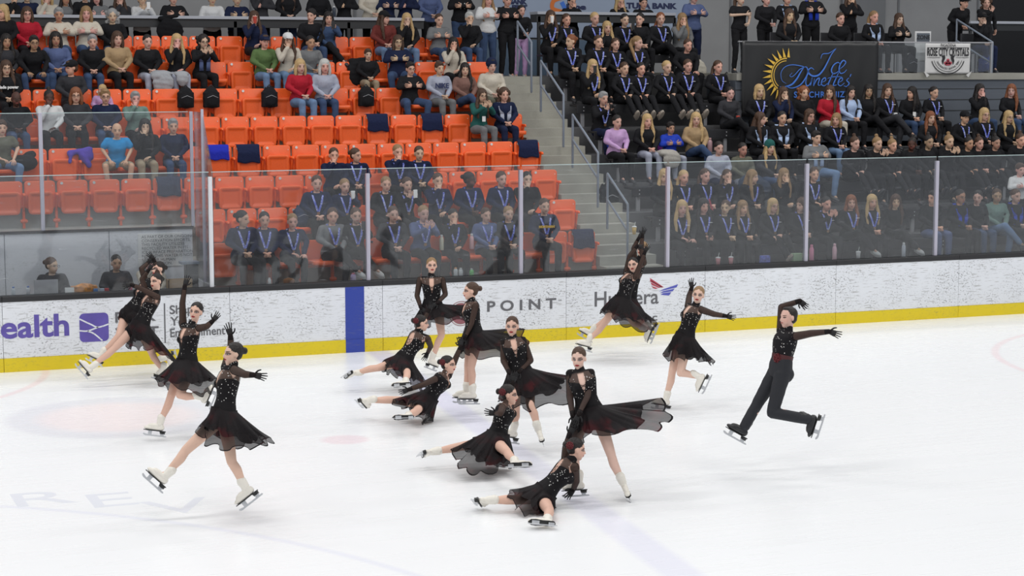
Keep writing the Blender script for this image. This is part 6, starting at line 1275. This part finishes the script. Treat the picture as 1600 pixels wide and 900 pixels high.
# bags, coats, towels
def soft(name, label, cat, X, Y, Z, parts, col, vox=.014, w=.008, extra=None):
    m = remesh(parts, vox, 3, name); wrinkle(m, w, 1.2); m.materials.append(M['cloth']); o = link(name, m, mw=Matrix.Translation((X, Y, Z)), color=col); tag(o, label, cat); return o
def backpack(px, Y, Z, col, label, s=1):
    X = xat(px, Y, Z+.2); t = thing('backpack', label, 'bag', (X, Y, Z), 0, scale=s)
    m = remesh([ellip((0, 0, .2), .16, .10, .2, 16), ellip((0, -.08, .15), .12, .06, .12, 12), box(-.14, .14, -.08, .08, .02, .3)], .014, 5, 'bag'); wrinkle(m, .004); m.materials.append(M['cloth']); link('bag_body', m, parent=t, color=col)
    obj('strap', tube([V(-.06, .06, .38), V(-.07, .12, .3), V(-.07, .12, .1)], .014), M['black'], t, True); obj('strap', tube([V(.06, .06, .38), V(.07, .12, .3), V(.07, .12, .1)], .014), M['black'], t, True); obj('handle', tube([V(-.04, 0, .39), V(0, 0, .43), V(.04, 0, .39)], .01), M['black'], t, True); obj('zip', tube([V(-.1, -.135, .2), V(0, -.15, .24), V(.1, -.135, .2)], .004, 5), M['bracket'], t, True)
backpack(290, 5.42, FL(5)+.42, (.012, .012, .014), 'black backpack on a seat in the sixth orange row, left one'); backpack(330, 5.42, FL(5)+.42, (.012, .012, .014), 'black backpack on a seat in the sixth orange row, right one')
backpack(421, 5.42, FL(5)+.42, (.012, .012, .016), 'black bag beside the person in red top'); backpack(572, 5.42, FL(5)+.42, (.012, .012, .014), 'black bag between empty orange seats')
backpack(472, 2.0, FL(1)+.44, (.02, .03, .07), 'navy bag with clear bottle on a second row seat'); backpack(950, 2.9, FL(2), (.012, .013, .015), 'black backpack standing on the steps beside the benches', 1.3)
backpack(1422, 5.6, PZ, (.02, .02, .025), 'black bag behind the platform glass'); backpack(1540, 5.6, PZ, (.02, .04, .16), 'blue bag behind the platform glass, beside white banner'); backpack(1135, 5.7, FL(6)+.1, (.05, .05, .06), 'grey bags piled beside the benches', 1.1)
backpack(1150, 230, 0, (0, 0, 0), 'x') if False else None
def draped(px, k, col, label, w=.2, h=.2):
    Y = YB(k)-.03; X = xat(px, Y, FL(k)+.7); i = nearest_seat(k, X); X = seatx(k, i)
    v = []; f = []; nx, nz = 14, 14
    for side in (0,):
        for j in range(nz+1):
            for i2 in range(nx+1):
                u = i2/nx*2-1; q = j/nz; z = .795-max(0, q-.18)*h*1.9; y = .05-.12*min(1, q/.18)-(.07*min(1, (q-.18)/.35) if q > .18 else 0)
                v.append((u*w*(1+.03*math.sin(q*9)), y, z+.012*math.sin(u*5)*(q)))
    for j in range(nz):
        for i2 in range(nx): a = j*(nx+1)+i2; f.append((a, a+1, a+nx+2, a+nx+1))
    m = mesh_from('towel', (np.array(v), f), True); m.materials.append(M['cloth']); o = link('towel', m, mw=Matrix.Translation((X, YB(k), FL(k))), color=col); tag(o, label, 'towel', 'navy towels over the seats'); s = o.modifiers.new('s', 'SOLIDIFY'); s.thickness = .01
NV = (.012, .018, .055)
for px, k, lab in ((573, 4, 'navy towel over a seat in the fifth orange row, left one'), (667, 4, 'navy towel over a seat in the fifth orange row, right one'), (382, 3, 'navy towel over a seat in the fourth orange row, left'), (822, 3, 'navy towel over the fourth row seat beside the steps'), (888, 0, 'navy towel over the front row seat beside the steps')): draped(px, k, NV, lab)
draped(285, 2, (.03, .035, .07), 'dark towel with round white logo over a third row seat'); draped(322, 3, (.02, .03, .40), 'bright blue towel over a fourth row seat', .18, .16)
X = xat(127, YB(3)-.1, FL(3)+.7); soft('jacket', 'purple jacket thrown over an empty orange seat', 'jacket', X, YB(3)-.08, FL(3)+.6, [capsule(V(-.2, 0, .1), V(.15, -.02, .16), .05, .05), capsule(V(.0, -.03, .1), V(.12, -.07, -.1), .06, .05), capsule(V(-.18, -.02, .08), V(-.2, -.05, -.05), .04, .03), ellip((.08, -.04, .05), .13, .05, .12)], (.10, .06, .42))
X = xat(37, YB(3)-.25, FL(3)+.5); soft('jacket', 'black padded coat lying on an orange seat at the left edge', 'jacket', X, YB(3)-.25, FL(3)+.44, [ellip((0, 0, .12), .24, .16, .14), capsule(V(-.15, 0, .1), V(.15, .1, .25), .08, .08)], (.012, .012, .014))
X = xat(255, 8.45, 5.6); soft('coat', 'black coat hanging over the edge of left counter', 'coat', X+.1, 8.33, 5.05, [ellip((0, 0, .2), .27, .08, .24), capsule(V(-.18, .05, .44), V(.2, .12, .50), .05, .05), capsule(V(.15, .0, .3), V(.22, 0, .0), .08, .05)], (.010, .010, .012))
X = xat(557, YB(6)-.1, FL(6)+.7); soft('coat', 'black and cream coat hung over a seat back', 'coat', X+.05, YB(6)-.06, FL(6)+.5, [ellip((0, 0, .06), .24, .10, .28), capsule(V(-.15, .02, .30), V(.18, .04, .33), .05, .05)], (.014, .014, .016))
X = xat(1016, 4.0, FL(3)+.6); soft('blanket', 'pale grey blanket over the knees of a blond person', 'blanket', X, 3.30, FL(3)+.42, [ellip((0, 0, .13), .22, .2, .06), ellip((.03, -.18, .0), .19, .06, .17), ellip((-.12, -.1, .12), .1, .12, .07)], (.36, .34, .31))
X = xat(236, 6.4, FL(6)+.5); soft('blanket', 'silver grey blanket over two people in the seventh row', 'blanket', X+.08, YB(6)-.62, FL(6)+.30, [ellip((0, .05, .26), .21, .20, .07), ellip((0, -.14, .1), .2, .06, .2), ellip((-.1, -.1, .22), .12, .1, .09), ellip((.36, .0, .25), .16, .14, .07), ellip((.36, -.12, .16), .12, .05, .13)], (.33, .34, .36))
X = xat(1148, 2.9, FL(2)+.3); soft('coat', 'dark blue puffy coat in front of the grey hooded person', 'coat', X, 2.25, FL(2)+.30, [ellip((0, 0, .12), .30, .16, .26), ellip((.25, 0, .05), .16, .14, .2)], (.035, .05, .085), w=.012)
X = xat(610, 5.3, FL(5)+.6); soft('pompom', 'blue and white pompom between two bench spectators', 'pompom', xat(970, 3.6, FL(3)+.6), 3.9, FL(4)+.16, [ellip((0, 0, .0), .13, .13, .11)], (.03, .05, .35), w=.03)
X = xat(1182, 5.2, 4.4); soft('blanket', 'cream coat behind the person leaning forward on the benches', 'coat', xat(1090, 6.7, FL(6)+.6), 6.75, FL(6)+.45, [ellip((0, 0, .15), .24, .10, .25)], (.5, .47, .40))
soft('plush_toy', 'small brown plush toy behind the glass', 'toy', xat(451, .22, F0+.05), .22, F0+.05, [ellip((-.04, 0, 0), .05, .05, .05), ellip((.05, 0, .0), .05, .05, .05), ellip((0, 0, .02), .04, .04, .04)], (.22, .09, .03), vox=.008)
t = thing('lunch_box', 'pale green box standing behind the glass', 'box', (xat(1245, .26, F0+.1), .26, F0)); obj('box_body', box(-.09, .09, -.05, .05, 0, .14), simple('pale_green_plastic', (.32, .45, .27), .4), t, bevel=.012); obj('lid', box(-.095, .095, -.055, .055, .14, .155), simple('pale_green_lid', (.36, .5, .3), .4), t, bevel=.006)
t = thing('plastic_box', 'purple and blue pattern bag behind the glass', 'bag', (xat(1195, .26, F0+.1), .26, F0)); obj('bag_body', box(-.09, .09, -.04, .04, 0, .14), simple('violet_print', (.12, .14, .5), .5, vary=.8, bscale=20), t, bevel=.01); obj('handle', tube([V(-.05, 0, .14), V(0, 0, .19), V(.05, 0, .14)], .006), M['black'], t, True)
# timekeepers' table with what lies on it
t = thing('desk', 'narrow dark desk along the boards in the timekeepers box', 'table', (-6.6, .40, .25)); obj('tabletop', box(-1.9, 1.55, -.22, .16, .80, .84), M['darksteel'], t, bevel=.004)
for x in (-1.85, 0, 1.5): obj('leg', box(x-.02, x+.02, -.2, -.16, 0, .8), M['darksteel'], t); obj('leg', box(x-.02, x+.02, .1, .14, 0, .8), M['darksteel'], t)
DZ = 1.09
def dx(px): return xat(px, .35, DZ+.05)
t = thing('laptop', 'silver laptop open on the timekeepers desk', 'laptop', (dx(72), .36, DZ)); obj('base', box(-.18, .18, -.02, .20, 0, .018), M['bracket'], t, bevel=.004); obj('lid', box(-.18, .18, -.035, -.025, .01, .25), M['bracket'], t, bevel=.004)
for px, lab in ((21, 'first clear water bottle on the desk at left'), (44, 'second clear water bottle on the desk at left')): bottle(px, 460, .30, DZ, (.55, .6, .65), lab, .17, .03, (.1, .2, .5))
o = obj('paper_sign', box(-.07, .07, 0, .004, 0, .12), M['white'], mw=Matrix.Translation((dx(107), .22, DZ+.01)) @ Matrix.Rotation(-.2, 4, 'X')); tag(o, 'small white card standing on the timekeepers desk', 'card')
crisp = simple('orange_crisp_packet', (.65, .22, .02), .35, vary=.7, bscale=18)
t = thing('snack_bag', 'large orange snack bag lying on the timekeepers desk', 'snack bag', (dx(132), .36, DZ)); m = remesh([box(-.19, .19, -.06, .06, .0, .13), ellip((0, 0, .08), .18, .09, .09)], .01, 4, 'bag'); wrinkle(m, .006, 1.6); link('packet', m, crisp, t); obj('seam', box(-.2, -.185, -.05, .05, .0, .13), crisp, t)
for px, c, lab in ((148, (.1, .25, .55), 'blue snack packet beside the orange bag'), (158, (.55, .6, .7), 'white and blue snack packet on the desk'), (165, (.5, .08, .08), 'red snack packet on the desk')):
    soft('snack_packet', lab, 'snack', dx(px), .26, DZ, [box(-.035, .035, -.02, .02, .005, .09)], c, vox=.008, w=.003)
t = thing('cardboard_box', 'open cardboard box on the desk at the right of timekeepers', 'box', (dx(281), .38, DZ)); cb = simple('cardboard', (.42, .29, .17), .8)
for g, n in ((box(-.19, .19, -.1, .1, 0, .01), 'base'), (box(-.19, .19, -.1, -.09, 0, .17), 'side'), (box(-.19, .19, .09, .1, 0, .17), 'side'), (box(-.19, -.18, -.1, .1, 0, .17), 'side'), (box(.18, .19, -.1, .1, 0, .17), 'side')): obj(n, g, cb, t)
t = thing('mobile_phone', 'pink phone standing on the desk beside middle timekeeper', 'phone', (dx(202), .24, DZ)); obj('case', box(-.03, .03, 0, .01, 0, .12), simple('pink_case', (.6, .12, .2), .4), t, bevel=.004)
t = thing('metal_cabinet', 'dark metal box on a post at the right end of the box', 'cabinet', (-5.18, .62, .25)); obj('body', box(-.14, .05, -.1, .1, .0, 1.22), M['darksteel'], t, bevel=.01); obj('lid', box(-.22, .07, -.12, .12, 1.22, 1.26), M['rail'], t, bevel=.005)
# held things
def held(name, label, cat, px, py, Y, vf, mat):
    p = ony(px, py, Y); o = obj(name, put(vf, *p), mat); tag(o, label, cat); return o
bpy.data.scenes.remove(TMP)
